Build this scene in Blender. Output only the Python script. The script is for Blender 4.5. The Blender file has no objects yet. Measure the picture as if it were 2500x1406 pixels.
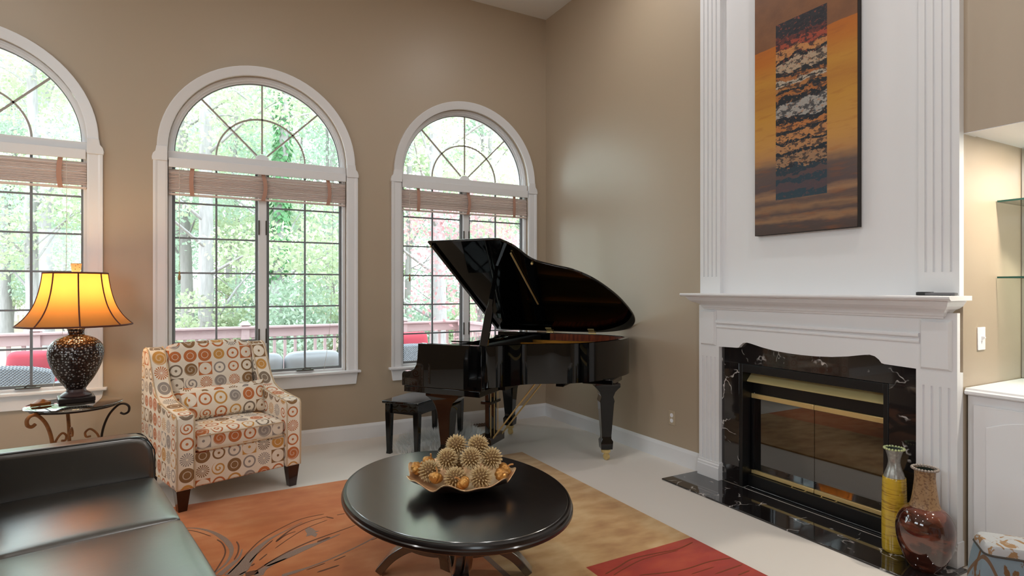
import bpy, bmesh, math, random
from math import sin, cos, pi, sqrt, radians, atan2
from mathutils import Vector, Matrix
random.seed(7)
scene = bpy.context.scene
COL = scene.collection

# ------------------------------------------------------------------ camera
cam_d = bpy.data.cameras.new('camera'); cam = bpy.data.objects.new('camera', cam_d); COL.objects.link(cam)
cam.location = (-3.485, -5.555, 1.45); cam.rotation_euler = (radians(90), 0, radians(-28.74))
cam_d.sensor_width = 36; cam_d.lens = 36 * 1404 / 2500; cam_d.clip_end = 300; cam_d.clip_start = .02
scene.camera = cam
# ------------------------------------------------------------------ sky, lights, exposure
SKY = 6.6
world = bpy.data.worlds.new('world'); scene.world = world; world.use_nodes = True
bgn = world.node_tree.nodes['Background']; bgn.inputs[0].default_value = (.84, .94, 1.0, 1); bgn.inputs[1].default_value = SKY
vs = scene.view_settings; vs.view_transform = 'Standard'; vs.look = 'None'; vs.gamma = 1; vs.use_curve_mapping = False; vs.exposure = 0.18
CAN_W = 10.5         # each recessed ceiling light
CANS = [(-.75, -1.9), (-.75, -4.3), (-2.9, -3.0), (-5.2, -2.2), (-2.9, -6.2), (-5.2, -5.4), (-.75, -6.6)]
def portal(name, loc, rot, sx, sy):
    l = bpy.data.lights.new(name, 'AREA'); l.shape = 'RECTANGLE'; l.size = sx; l.size_y = sy; l.cycles.is_portal = True
    o = bpy.data.objects.new(name, l); o.location = loc; o.rotation_euler = rot; COL.objects.link(o)
WX = (-4.966, -2.966, -.968)                      # window centres along the back wall
for wx in WX: portal('window_portal', (wx, .2, 1.99), (radians(-90), 0, 0), 1.5, 2.75)
portal('rear_portal', (-5.6, -9.75, 1.7), (radians(90), 0, 0), 1.6, 2.0)
for py_ in (-2.6, -5.6): portal('high_portal', (-7.85, py_, 3.5), (0, radians(-90), 0), 1.1, 1.8)

# ------------------------------------------------------------------ helpers
def lin(c):
    f = lambda v: (v/255/12.92) if v/255 <= .04045 else ((v/255+.055)/1.055)**2.4
    return tuple(f(v) for v in c) + (1,)
class X:                                          # tiny expression wrapper around shader sockets
    nt = None
    def __init__(s, k): s.k = k
    @staticmethod
    def op(o, *a):
        n = X.nt.nodes.new('ShaderNodeMath'); n.operation = o
        for i, v in enumerate(a):
            if isinstance(v, X): X.nt.links.new(v.k, n.inputs[i])
            else: n.inputs[i].default_value = v
        return X(n.outputs[0])
    def __add__(s, o): return X.op('ADD', s, o)
    __radd__ = __add__
    def __sub__(s, o): return X.op('SUBTRACT', s, o)
    def __rsub__(s, o): return X.op('SUBTRACT', o, s)
    def __mul__(s, o): return X.op('MULTIPLY', s, o)
    __rmul__ = __mul__
    def __truediv__(s, o): return X.op('DIVIDE', s, o)
    def __lt__(s, o): return X.op('LESS_THAN', s, o)
    def __gt__(s, o): return X.op('GREATER_THAN', s, o)
def mix(fac, a, b):
    n = X.nt.nodes.new('ShaderNodeMix'); n.data_type = 'RGBA'
    for sock, v in ((n.inputs[0], fac), (n.inputs[6], a), (n.inputs[7], b)):
        if isinstance(v, X): X.nt.links.new(v.k, sock)
        else: sock.default_value = v
    return X(n.outputs[2])
def texco(kind='Object'):
    n = X.nt.nodes.new('ShaderNodeTexCoord'); return X(n.outputs[kind])
def sep(v):
    n = X.nt.nodes.new('ShaderNodeSeparateXYZ'); X.nt.links.new(v.k, n.inputs[0]); return [X(o) for o in n.outputs]
def comb(x, y, z=0.):
    n = X.nt.nodes.new('ShaderNodeCombineXYZ')
    for i, v in enumerate((x, y, z)):
        if isinstance(v, X): X.nt.links.new(v.k, n.inputs[i])
        else: n.inputs[i].default_value = v
    return X(n.outputs[0])
def noise(vec, scale, detail=3, rough=.5, dist=0., out=0):
    n = X.nt.nodes.new('ShaderNodeTexNoise'); X.nt.links.new(vec.k, n.inputs['Vector'])
    n.inputs['Scale'].default_value = scale; n.inputs['Detail'].default_value = detail; n.inputs['Roughness'].default_value = rough; n.inputs['Distortion'].default_value = dist
    return X(n.outputs[out])
def voro(vec, scale, feature='F1', out='Distance', rnd=1.):
    n = X.nt.nodes.new('ShaderNodeTexVoronoi'); n.feature = feature; X.nt.links.new(vec.k, n.inputs['Vector']); n.inputs['Scale'].default_value = scale
    n.inputs['Randomness'].default_value = rnd
    return X(n.outputs[out])
def mapv(vec, scale=(1, 1, 1), loc=(0, 0, 0)):
    n = X.nt.nodes.new('ShaderNodeMapping'); X.nt.links.new(vec.k, n.inputs[0]); n.inputs['Scale'].default_value = scale; n.inputs['Location'].default_value = loc; return X(n.outputs[0])
def ramp(fac, stops, interp='LINEAR'):
    n = X.nt.nodes.new('ShaderNodeValToRGB'); X.nt.links.new(fac.k, n.inputs[0]); r = n.color_ramp; r.interpolation = interp
    while len(r.elements) > 1: r.elements.remove(r.elements[-1])
    for i, (p, c) in enumerate(stops):
        e = r.elements[0] if i == 0 else r.elements.new(p)
        e.position = p; e.color = c
    return X(n.outputs[0])
def smooth(v, a, b):
    n = X.nt.nodes.new('ShaderNodeMapRange'); n.interpolation_type = 'SMOOTHSTEP'; X.nt.links.new(v.k, n.inputs[0])
    n.inputs[1].default_value = a; n.inputs[2].default_value = b; return X(n.outputs[0])
MATS = {}
def mat(name, col, rough=.5, metal=0., spec=.5, coat=0., coatr=.03, coati=1.5, tex=None, bump=None, trans=None, emit=None, sheen=0., ior=None):
    """col: 0-255 sRGB; tex(): node builder returning a colour; bump(): (height, strength, distance)"""
    m = bpy.data.materials.new(name); m.use_nodes = True; nt = m.node_tree; X.nt = nt
    b = nt.nodes['Principled BSDF']; I = b.inputs
    I['Base Color'].default_value = lin(col); I['Roughness'].default_value = rough; I['Metallic'].default_value = metal
    I['Specular IOR Level'].default_value = spec; I['Coat Weight'].default_value = coat; I['Coat Roughness'].default_value = coatr; I['Coat IOR'].default_value = coati; I['Sheen Weight'].default_value = sheen
    if ior: I['IOR'].default_value = ior
    if tex:
        t = tex(); nt.links.new(t.k, I['Base Color'])
    if bump:
        h, st, di = bump(); n = nt.nodes.new('ShaderNodeBump'); n.inputs['Strength'].default_value = st; n.inputs['Distance'].default_value = di
        nt.links.new(h.k, n.inputs['Height']); nt.links.new(n.outputs[0], I['Normal'])
    if emit:
        I['Emission Color'].default_value = lin(emit[0]); I['Emission Strength'].default_value = emit[1]
    if trans:                                     # leaf or cloth: part diffuse, part translucent
        t = nt.nodes.new('ShaderNodeBsdfTranslucent'); s = nt.nodes.new('ShaderNodeMixShader'); s.inputs[0].default_value = trans
        src = I['Base Color'].links[0].from_socket if I['Base Color'].links else None
        if src: nt.links.new(src, t.inputs[0])
        else: t.inputs[0].default_value = lin(col)
        nt.links.new(b.outputs[0], s.inputs[1]); nt.links.new(t.outputs[0], s.inputs[2]); nt.links.new(s.outputs[0], nt.nodes['Material Output'].inputs[0])
    MATS[name] = m; return m
def glassmat(name, tint=(1, 1, 1, 1), refl=1.0, ior=1.45):
    m = bpy.data.materials.new(name); m.use_nodes = True; nt = m.node_tree; nt.nodes.remove(nt.nodes['Principled BSDF'])
    t = nt.nodes.new('ShaderNodeBsdfTransparent'); t.inputs[0].default_value = tint
    g = nt.nodes.new('ShaderNodeBsdfGlossy'); g.inputs['Roughness'].default_value = 0.0
    fr = nt.nodes.new('ShaderNodeFresnel'); fr.inputs[0].default_value = ior; X.nt = nt
    f = X(fr.outputs[0]) * refl; s = nt.nodes.new('ShaderNodeMixShader')
    nt.links.new(f.k, s.inputs[0]); nt.links.new(t.outputs[0], s.inputs[1]); nt.links.new(g.outputs[0], s.inputs[2]); nt.links.new(s.outputs[0], nt.nodes['Material Output'].inputs[0])
    MATS[name] = m; return m

class MB:                                         # collects shapes; build() links them as one mesh object
    def __init__(s): s.v = []; s.f = []
    def add(s, vs, fs):
        k = len(s.v); s.v += [tuple(p) for p in vs]; s.f += [tuple(i+k for i in f) for f in fs]; return s
    def hexa(s, p): return s.add(p, [(0,3,2,1),(4,5,6,7),(0,1,5,4),(1,2,6,5),(2,3,7,6),(3,0,4,7)])
    def box(s, x0, x1, y0, y1, z0, z1): return s.hexa([(x0,y0,z0),(x1,y0,z0),(x1,y1,z0),(x0,y1,z0),(x0,y0,z1),(x1,y0,z1),(x1,y1,z1),(x0,y1,z1)])
    def prism(s, poly, ax, a, b):
        g = {'z': lambda p, h: (p[0], p[1], h), 'y': lambda p, h: (p[0], h, p[1]), 'x': lambda p, h: (h, p[0], p[1])}[ax]
        n = len(poly); vs = [g(p, a) for p in poly] + [g(p, b) for p in poly]
        return s.add(vs, [tuple(range(n))[::-1], tuple(range(n, 2*n))] + [(i, (i+1) % n, n+(i+1) % n, n+i) for i in range(n)])
    def rings(s, R, closed=False, caps=True):     # R: list of equal-length point rings
        n = len(R[0]); m = len(R); vs = [p for r in R for p in r]; fs = []
        for i in range(m if closed else m-1):
            for j in range(n): fs.append((i*n+j, i*n+(j+1) % n, ((i+1) % m)*n+(j+1) % n, ((i+1) % m)*n+j))
        if caps and not closed: fs += [tuple(range(n))[::-1], tuple(range((m-1)*n, m*n))]
        return s.add(vs, fs)
    def lathe(s, prof, n=32, c=(0, 0), sx=1, sy=1, caps=True):
        return s.rings([[(c[0]+r*sx*cos(2*pi*j/n), c[1]+r*sy*sin(2*pi*j/n), z) for j in range(n)] for r, z in prof], caps=caps)
    def tube(s, pts, r, n=8, closed=False, flat=None):  # flat=(w,t): rectangular bar
        P = [Vector(p) for p in pts]; m = len(P); R = []; up = None
        for i in range(m):
            a = P[(i-1) % m] if closed or i > 0 else P[i]; b = P[(i+1) % m] if closed or i < m-1 else P[i]
            t = (b-a).normalized()
            if up is None: up = Vector((0, 0, 1)) if abs(t.z) < .9 else Vector((1, 0, 0))
            sd = t.cross(up).normalized(); up = sd.cross(t).normalized()
            rr = r[i] if isinstance(r, (list, tuple)) else r
            if flat:
                w, h = flat[0]*rr, flat[1]*rr
                R.append([tuple(P[i]+sd*x*w/2+up*y*h/2) for x, y in ((-1,-1),(1,-1),(1,1),(-1,1))])
            else: R.append([tuple(P[i]+(sd*cos(2*pi*j/n)+up*sin(2*pi*j/n))*rr) for j in range(n)])
        return s.rings(R, closed)
    def sphere(s, c, r, nu=16, nv=10):
        r = r if isinstance(r, (list, tuple)) else (r, r, r)
        return s.rings([[(c[0]+r[0]*sin(pi*i/nv)*cos(2*pi*j/nu), c[1]+r[1]*sin(pi*i/nv)*sin(2*pi*j/nu), c[2]-r[2]*cos(pi*i/nv)) for j in range(nu)] for i in [.15]+list(range(1, nv))+[nv-.15]])
    def soft(s, x0, x1, y0, y1, z0, z1, r, puff=(0, 0, 0), n=10):   # padded box
        c = ((x0+x1)/2, (y0+y1)/2, (z0+z1)/2); h = ((x1-x0)/2, (y1-y0)/2, (z1-z0)/2); idx = {}; vs = []; fs = []
        def pt(q):
            k = tuple(round(t*n) for t in q)
            if k not in idx:
                w = [sin(t*pi/2)*.35+t*.65 for t in q]; p = [w[i]*h[i] for i in range(3)]
                inn = [max(-(h[i]-r), min(h[i]-r, p[i])) for i in range(3)]; d = Vector([p[i]-inn[i] for i in range(3)])
                d = d.normalized()*r if d.length > 1e-9 else d
                o = [inn[i]+d[i] for i in range(3)]
                for i in range(3):
                    j, l = (i+1) % 3, (i+2) % 3
                    o[i] += puff[i]*q[i]*max(0, 1-q[j]**2)*max(0, 1-q[l]**2)
                idx[k] = len(vs); vs.append(tuple(c[i]+o[i] for i in range(3)))
            return idx[k]
        T = [-1+2*i/n for i in range(n+1)]
        for a in range(3):
            for sg in (-1, 1):
                for i in range(n):
                    for j in range(n):
                        q = []
                        for (u, v) in ((T[i],T[j]),(T[i+1],T[j]),(T[i+1],T[j+1]),(T[i],T[j+1])):
                            e = [0, 0, 0]; e[a] = sg; e[(a+1) % 3] = u; e[(a+2) % 3] = v; q.append(pt(e))
                        fs.append(tuple(q if sg > 0 else q[::-1]))
        return s.add(vs, fs)
    def tf(s, M):
        s.v = [tuple(M @ Vector(p)) for p in s.v]; return s
    def mesh(s, name, m, smooth=None, uv=None):
        me = bpy.data.meshes.new(name); me.from_pydata(s.v, [], s.f); me.validate(); me.update()
        if m: me.materials.append(MATS[m] if isinstance(m, str) else m)
        bm = bmesh.new(); bm.from_mesh(me); bmesh.ops.recalc_face_normals(bm, faces=bm.faces); bm.to_mesh(me); bm.free()
        if smooth is not None:
            me.polygons.foreach_set('use_smooth', [True]*len(me.polygons)); me.set_sharp_from_angle(angle=radians(smooth))
        if uv:
            L = me.uv_layers.new(name='UVMap')
            for p in me.polygons:
                n = [abs(t) for t in p.normal]; a = n.index(max(n))
                for li in p.loop_indices:
                    c = me.vertices[me.loops[li].vertex_index].co
                    L.data[li].uv = {0: (c.y, c.z), 1: (c.x, c.z), 2: (c.x, c.y)}[a]
        return me
    def build(s, name, m, parent=None, smooth=None, bevel=None, uv=None, loc=None, label=None, cat=None, group=None, kind=None, seg=2):
        o = bpy.data.objects.new(name, s.mesh(name, m, smooth, uv)); COL.objects.link(o)
        if parent: o.parent = parent
        if loc: o.location = loc
        if bevel:
            b = o.modifiers.new('bevel', 'BEVEL'); b.width = bevel; b.segments = seg; b.limit_method = 'ANGLE'; b.angle_limit = radians(40); b.harden_normals = False
            if smooth is None:
                o.data.polygons.foreach_set('use_smooth', [True]*len(o.data.polygons)); o.data.set_sharp_from_angle(angle=radians(50))
        tag(o, label, cat, group, kind); return o
def tag(o, label=None, cat=None, group=None, kind=None):
    for k, v in (('label', label), ('category', cat), ('group', group), ('kind', kind)):
        if v: o[k] = v
    return o
def thing(name, loc, rz=0, label=None, cat=None, group=None, kind=None):
    o = bpy.data.objects.new(name, None); o.empty_display_size = .1; o.location = loc; o.rotation_euler = (0, 0, rz); COL.objects.link(o)
    return tag(o, label, cat, group, kind)
def inst(me, name, parent, loc=(0, 0, 0), rot=(0, 0, 0), scale=None):
    o = bpy.data.objects.new(name, me); COL.objects.link(o); o.parent = parent; o.location = loc; o.rotation_euler = rot
    if scale: o.scale = scale
    return o
def copy_tree(o, parent=None):
    c = o.copy(); COL.objects.link(c); c.parent = parent
    for ch in list(o.children): copy_tree(ch, c)
    return c
def spline(pts, n=8):                             # Catmull-Rom through points
    P = [Vector(p) for p in pts]; out = []
    for i in range(len(P)-1):
        a, b, c, d = P[max(i-1, 0)], P[i], P[i+1], P[min(i+2, len(P)-1)]
        for k in range(n):
            t = k/n; out.append(.5*((2*b)+(c-a)*t+(2*a-5*b+4*c-d)*t*t+(3*b-a-3*c+d)*t**3))
    out.append(P[-1]); return out

# ------------------------------------------------------------------ materials
mat('wall_paint', (179, 161, 138), .5, spec=.4, coat=.8, coatr=.40, coati=1.6, bump=lambda: (noise(texco(), 220, 2), .03, .002))
mat('rear_paint', (170, 150, 124), .6)
mat('white_trim', (236, 236, 238), .35, spec=.45)
mat('ceiling_paint', (236, 234, 230), .8)
mat('carpet', (226, 215, 202), .95, spec=.1, sheen=.2, tex=lambda: mix(noise(texco(), 900, 2), lin((218, 209, 199)), lin((247, 241, 234))), bump=lambda: (noise(texco(), 700, 2), .5, .004))
mat('window_grey', (120, 122, 124), .4)
mat('muntin', (128, 132, 138), .45)
mat('muntin_warm', (168, 158, 150), .45)
mat('hardware', (78, 72, 66), .4, metal=.4)
mat('blind_slat', (238, 220, 212), .45, trans=.12)
mat('blind_tape', (206, 160, 140), .7, trans=.2)
mat('cord', (215, 208, 200), .8)
mat('tassel', (170, 135, 85), .5)
glassmat('pane', (.97, 1, .985, 1), .8)
mat('black_lacquer', (6, 6, 7), .06, spec=.1, coat=.9, coatr=.015)
mat('brown_lacquer', (34, 14, 9), .1, spec=.5, coat=.6, coatr=.03)
mat('piano_felt', (10, 12, 12), .8)
mat('gold_plate', (176, 128, 52), .32, metal=.85, bump=lambda: (noise(texco(), 90, 2), .05, .002))
mat('brass', (228, 202, 140), .3, metal=.55)
mat('brass_brushed', (222, 204, 146), .42, metal=.3, bump=lambda: (noise(mapv(texco(), (60, 4, 60)), 8, 2), .15, .002))
mat('key_white', (235, 232, 222), .25)
mat('mahogany', (112, 46, 22), .3, coat=.4, tex=lambda: ramp(noise(mapv(texco(), (14, 14, 1.5)), 3, 4), [(.3, lin((70, 24, 12))), (.7, lin((146, 66, 32)))]))
mat('table_wood', (22, 15, 14), .3, spec=.5, coat=1., coatr=.19, coati=2.3, tex=lambda: ramp(noise(mapv(texco(), (6, 1, 6)), 6, 4), [(.3, lin((16, 11, 11))), (.8, lin((30, 20, 18)))]))
mat('table_edge', (20, 13, 12), .3, spec=.4, coat=.35, coatr=.12)
mat('leg_wood', (40, 12, 10), .25, coat=.4)
mat('leather', (14, 16, 17), .36, spec=.55, coat=1., coatr=.30, coati=2.2, bump=lambda: (voro(texco(), 420) + noise(texco(), 14, 3)*6., .12, .002))
mat('leather_seam', (30, 27, 25), .6)
mat('leather_welt', (176, 164, 148), .7)
def marble_tex():
    p = texco(); d = noise(p, 3, 4, .6, out=1)
    n = X.nt.nodes.new('ShaderNodeVectorMath'); n.operation = 'MULTIPLY_ADD'; X.nt.links.new(d.k, n.inputs[0]); n.inputs[1].default_value = (.35, .35, .35); X.nt.links.new(p.k, n.inputs[2])
    v = voro(X(n.outputs[0]), 4.5, 'DISTANCE_TO_EDGE'); br = noise(p, 7, 3)
    vein = (1 - smooth(v, .0, .028)) * smooth(br, .50, .62)
    return mix(vein, mix(noise(p, 5, 3), lin((16, 16, 18)), lin((44, 38, 36))), lin((205, 200, 196)))
mat('black_marble', (20, 20, 22), .06, spec=.6, coat=.6, coatr=.02, tex=marble_tex)
mat('insert_black', (10, 11, 13), .35)
mat('firebox_dark', (16, 15, 15), .9)
mat('log', (92, 70, 54), .85, bump=lambda: (noise(mapv(texco(), (2, 12, 12)), 6, 4), .8, .02))
glassmat('smoked_glass', (.42, .40, .38, 1), 3.4, 1.6)
glassmat('shelf_glass', (.93, .98, .965, 1), .8)
mat('glass_edge', (30, 92, 84), .15, spec=.6)
glassmat('table_glass', (.62, .60, .56, 1), 2.2, 1.5)
mat('mirror', (215, 220, 222), .02, metal=1.)
mat('plate_white', (244, 243, 246), .3)
mat('plate_beige', (190, 172, 146), .35)
mat('black_plastic', (20, 20, 22), .4)
mat('grey_plastic', (92, 92, 96), .35)
def circles(cell=.1):
    t = X.nt.nodes.new('ShaderNodeUVMap'); u, v, _ = sep(X(t.outputs[0])); u = u/cell; v = v/cell
    iu = X.op('FLOOR', u); iv = X.op('FLOOR', v); fu = u-iu-.5; fv = v-iv-.5
    w = X.nt.nodes.new('ShaderNodeTexWhiteNoise'); w.noise_dimensions = '2D'; X.nt.links.new(comb(iu+.37, iv+.21).k, w.inputs['Vector'])
    r1 = X(w.outputs['Value']); cs = X.nt.nodes.new('ShaderNodeSeparateColor'); X.nt.links.new(w.outputs['Color'], cs.inputs[0]); r2 = X(cs.outputs[1]); r3 = X(cs.outputs[2])
    d = X.op('SQRT', fu*fu+fv*fv); ang = X.op('ARCTAN2', fv, fu); rad = .39+.08*r3; dn = d/rad
    disc = dn < 1.; ringl = X.op('ABSOLUTE', dn-.86) < .13; dot = dn < .2; inner = X.op('ABSOLUTE', dn-.5) < .06
    sq = (X.op('ABSOLUTE', fu) < .47)*(X.op('ABSOLUTE', fv) < .47); rays = (X.op('SINE', ang*17.) > -.1)*disc*(dn > .16)
    spiral = X.op('SINE', dn*11.+ang)
    t1 = disc*(1-inner*.6); t2 = X.op('MAXIMUM', ringl, dot); t3 = X.op('MAXIMUM', sq*(1-disc), dot); t4 = disc*(1.-.35*(spiral > .5)); t5 = rays; t6 = disc*(spiral > .35)
    st = lambda a, b: (r1 > a)*(r1 < b) if a > 0 else (r1 < b)
    fac = t1*st(0, .24)+t2*st(.24, .40)+t3*st(.40, .64)+t4*st(.64, .82)+t5*st(.82, .94)+t6*st(.94, 1.01)
    pal = ramp(r2, [(0, lin((196, 108, 48))), (.34, lin((138, 98, 52))), (.58, lin((150, 140, 134))), (.78, lin((206, 148, 66))), (.92, lin((128, 110, 92)))], 'CONSTANT')
    cream = mix(noise(texco(), 18, 3), lin((234, 220, 200)), lin((250, 240, 224)))
    weave = noise(mapv(texco(), (1, 1, 12)), 90, 2)
    return mix(fac*(.82+.25*weave), cream, pal)
mat('circle_fabric', (230, 215, 195), .85, spec=.15, sheen=.15, tex=circles, bump=lambda: (noise(texco(), 500, 2), .25, .002))
mat('welt_fabric', (206, 182, 150), .9)
def leafy():
    p = texco(); s = smooth(noise(mapv(p, (1, 1, .45)), 9, 4, .65, .8), .54, .57); x, y, z = sep(p)
    stem = X.op('ABSOLUTE', X.op('SINE', (x*1.3+y*.6+z*.45)*16.+.6)) < .11
    return mix(X.op('MAXIMUM', s, stem*.9), lin((124, 142, 152)), lin((112, 84, 56)))
mat('leaf_fabric', (142, 158, 166), .8, spec=.2, tex=leafy, bump=lambda: (noise(texco(), 500, 2), .2, .002))
mat('leaf_fabric_top', (200, 200, 198), .8, spec=.2, tex=lambda: mix(smooth(noise(texco(), 16, 4, .65, .8), .53, .56), lin((176, 178, 180)), lin((150, 118, 84))))
mat('dark_welt', (70, 66, 60), .8)
def rug_tex():
    p = texco(); x, y, z = sep(p); n = noise(p, 2.2, 4, .6); n2 = noise(mapv(p, (1, 2.2, 1)), 5, 4)
    orange = ramp(n*.6+n2*.4, [(.3, lin((194, 102, 48))), (.5, lin((214, 130, 74))), (.7, lin((228, 158, 106)))])
    tan = ramp(n*.5+n2*.5, [(.32, lin((172, 124, 76))), (.5, lin((202, 160, 108))), (.68, lin((224, 192, 142)))])
    red = ramp(n*.4+n2*.6, [(.3, lin((146, 32, 14))), (.5, lin((174, 46, 22))), (.7, lin((196, 78, 42)))])
    c = mix(x > -2.12, orange, tan); return mix((x > -1.73)*(y < -3.145), c, red)
mat('rug_wool', (190, 120, 70), .95, spec=.08, sheen=.3, tex=rug_tex, bump=lambda: (noise(texco(), 500, 2), .5, .004))
mat('rug_line', (150, 128, 112), .95, tex=lambda: mix(noise(texco(), 260, 2), lin((116, 82, 62)), lin((178, 158, 146))))
mat('rug_line_dark', (112, 74, 54), .95)
mat('rug_line_red', (122, 62, 34), .95)
def art_tex():
    t, s, z = sep(texco('Object')); p = texco('Object')
    # object space: y 0..-.72 left to right, z 0..1.8 upward
    u = s*(-1/.72); v = z/1.8; st = noise(mapv(p, (1, 2.2, 14)), 1.6, 4, .6); n = noise(p, 3, 4)
    K = lambda *c: lin(c)
    base = ramp(v+(st-.5)*.05+(n-.5)*.05, [(0, K(92, 76, 70)), (.035, K(98, 82, 78)), (.05, K(176, 134, 98)), (.07, K(100, 84, 82)), (.095, K(170, 130, 96)), (.115, K(108, 90, 86)), (.14, K(186, 142, 106)), (.165, K(104, 88, 88)), (.235, K(116, 98, 92)), (.275, K(206, 152, 98)), (.33, K(226, 166, 88)), (.45, K(224, 162, 68)), (.52, K(206, 140, 62)), (.58, K(222, 158, 66)), (.66, K(212, 128, 50)), (.70, K(210, 122, 48))])
    base = mix(smooth(noise(mapv(p, (1, 3, 18)), 2.0, 3), .5, .75)*.35, base, K(178, 104, 52))
    base = mix(v+(noise(p, 9, 3)-.5)*.012 > .706, base, mix(noise(p, 8, 4), K(120, 84, 66), K(172, 118, 78)))
    v2 = v+(noise(mapv(p, (1, 5, 7)), 1.6, 5, .62)-.5)*.075
    pan = ramp(v2, [(0, K(52, 78, 92)), (.15, K(96, 82, 88)), (.18, K(52, 76, 90)), (.205, K(104, 86, 86)), (.222, K(50, 70, 82)), (.243, K(182, 142, 108)), (.288, K(38, 52, 62)), (.300, K(206, 152, 104)), (.325, K(40, 52, 60)), (.338, K(214, 150, 94)), (.365, K(42, 50, 58)), (.378, K(208, 134, 76)), (.400, K(40, 46, 54)), (.425, K(188, 182, 174)), (.478, K(44, 50, 56)), (.500, K(190, 120, 66)), (.512, K(46, 52, 56)), (.524, K(200, 136, 80)), (.540, K(206, 192, 172)), (.549, K(52, 54, 56)), (.553, K(206, 192, 172)), (.560, K(186, 118, 70)), (.575, K(50, 54, 58)), (.592, K(204, 178, 150)), (.634, K(44, 48, 54)), (.646, K(220, 154, 96)), (.672, K(186, 88, 66)), (.705, K(112, 64, 60)), (.725, K(58, 58, 64))], 'CONSTANT')
    sp = smooth(noise(mapv(p, (1, 14, 18)), 2.6, 6, .72), .55, .60); dark = smooth(noise(mapv(p, (1, 9, 16)), 2.2, 6, .7), .50, .55)
    pan = mix(sp*.7, pan, mix(v > .62, mix(v > .235, K(112, 82, 88), K(206, 140, 90)), K(184, 92, 70))); pan = mix(dark*.85*(v > .24), pan, K(44, 50, 58))
    inside = (u > .235)*(u < .735)*(v > .127)*(v < .783)
    return mix(.28, mix(inside, base, pan), lin((26, 18, 16)))
mat('abstract_paint', (190, 120, 50), .45, spec=.3, tex=art_tex, bump=lambda: (noise(texco(), 60, 3), .15, .004))
mat('canvas_edge', (34, 26, 22), .7)
def mosaic():
    p = texco(); d = voro(p, 58, rnd=.65); return mix(d < .34, lin((50, 38, 36)), lin((160, 164, 166)))
mm = mat('lamp_mosaic', (70, 60, 55), .18, metal=.55, spec=.7, tex=mosaic, bump=lambda: (voro(texco(), 58, rnd=.65), .8, .006))
mat('lamp_dark', (38, 32, 32), .3, metal=.3)
mat('lamp_foot', (72, 54, 54), .3)
mat('lamp_neck', (176, 168, 160), .3, metal=.6)
mat('shade_cloth', (214, 150, 78), .8, trans=.5)
mat('shade_trim', (92, 44, 26), .7)
mat('finial_bone', (212, 186, 136), .5, tex=lambda: mix(voro(texco(), 70) < .2, lin((212, 186, 136)), lin((90, 60, 34))))
mat('bulb', (255, 230, 190), .3, emit=((255, 196, 110), 9.))
mat('iron', (46, 36, 30), .45, metal=.6)
mat('rust_iron', (146, 92, 48), .6, metal=.3, tex=lambda: mix(noise(texco(), 40, 3), lin((104, 62, 36)), lin((178, 118, 62))))
mat('amber_leaf', (156, 88, 30), .35, tex=lambda: mix(noise(texco(), 40, 3), lin((108, 52, 18)), lin((190, 120, 48))))
mat('gold_bowl', (196, 156, 112), .38, metal=.5, tex=lambda: mix(noise(texco(), 30, 4), lin((170, 122, 86)), lin((226, 192, 148))))
mat('bowl_dark', (44, 26, 18), .4, metal=.3)
mat('gold_spike', (206, 172, 112), .4, metal=.12, tex=lambda: mix(noise(texco(), 60, 2), lin((186, 150, 94)), lin((246, 226, 182))))
mat('gold_core', (120, 88, 46), .6)
mat('gold_pumpkin', (206, 146, 70), .28, metal=.5, tex=lambda: mix(noise(texco(), 26, 3), lin((168, 100, 44)), lin((228, 176, 96))))
mat('pumpkin_stem', (196, 140, 80), .5)
mat('yellow_glaze', (196, 160, 48), .22, coat=.4, tex=lambda: mix(smooth(noise(mapv(texco(), (2, 2, 26)), 6, 3), .5, .7), lin((204, 168, 52)), lin((150, 112, 34))))
mat('silver_glaze', (150, 146, 138), .3, metal=.4, tex=lambda: mix(noise(texco(), 60, 3), lin((92, 88, 80)), lin((196, 194, 188))))
mat('green_bead', (196, 206, 150), .3)
mat('dark_inside', (20, 34, 24), .6)
mat('brown_glaze', (96, 48, 34), .07, coat=1., coatr=.02, tex=lambda: mix(smooth(noise(mapv(texco(), (1, 1, 2.2)), 5, 3, .5, 1.), .42, .6), lin((54, 22, 15)), lin((108, 58, 42))))
mat('stone_glaze', (140, 108, 76), .4, tex=lambda: mix(smooth(noise(texco(), 90, 3), .52, .58), lin((150, 118, 84)), lin((118, 86, 58))))
mat('bead_grey', (150, 138, 128), .4)
mat('fur', (255, 255, 253), .9, trans=.15)
mat('vent_brown', (110, 82, 64), .5)
# outdoors
mat('bark', (170, 166, 168), .95, tex=lambda: mix(noise(mapv(texco(), (6, 6, 1)), 3, 5), lin((130, 126, 128)), lin((182, 178, 182))), bump=lambda: (noise(mapv(texco(), (6, 6, 1)), 5, 4), .6, .03))
mat('bark_dark', (104, 100, 98), .95, tex=lambda: mix(noise(mapv(texco(), (6, 6, 1)), 3, 5), lin((110, 106, 106)), lin((156, 152, 152))))
def leafcol(a, b):
    return lambda: mix(noise(texco(), 1.1, 3), lin(a), lin(b))
mat('leaf_spring', (196, 218, 160), .6, trans=.38, tex=leafcol((156, 174, 138), (198, 207, 180)))
mat('leaf_fresh', (180, 214, 170), .6, trans=.38, tex=leafcol((146, 172, 152), (188, 203, 188)))
mat('leaf_ivy', (70, 140, 80), .6, trans=.4, tex=leafcol((74, 130, 86), (124, 172, 124)))
mat('leaf_red', (214, 160, 166), .6, trans=.45, tex=leafcol((180, 126, 134), (206, 170, 174)))
mat('leaf_litter', (200, 178, 160), .95, tex=lambda: mix(noise(texco(), 3, 6), lin((136, 112, 94)), lin((186, 172, 158))))
mat('deck_board', (146, 122, 116), .8)
mat('rail_paint', (190, 164, 168), .7)
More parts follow.
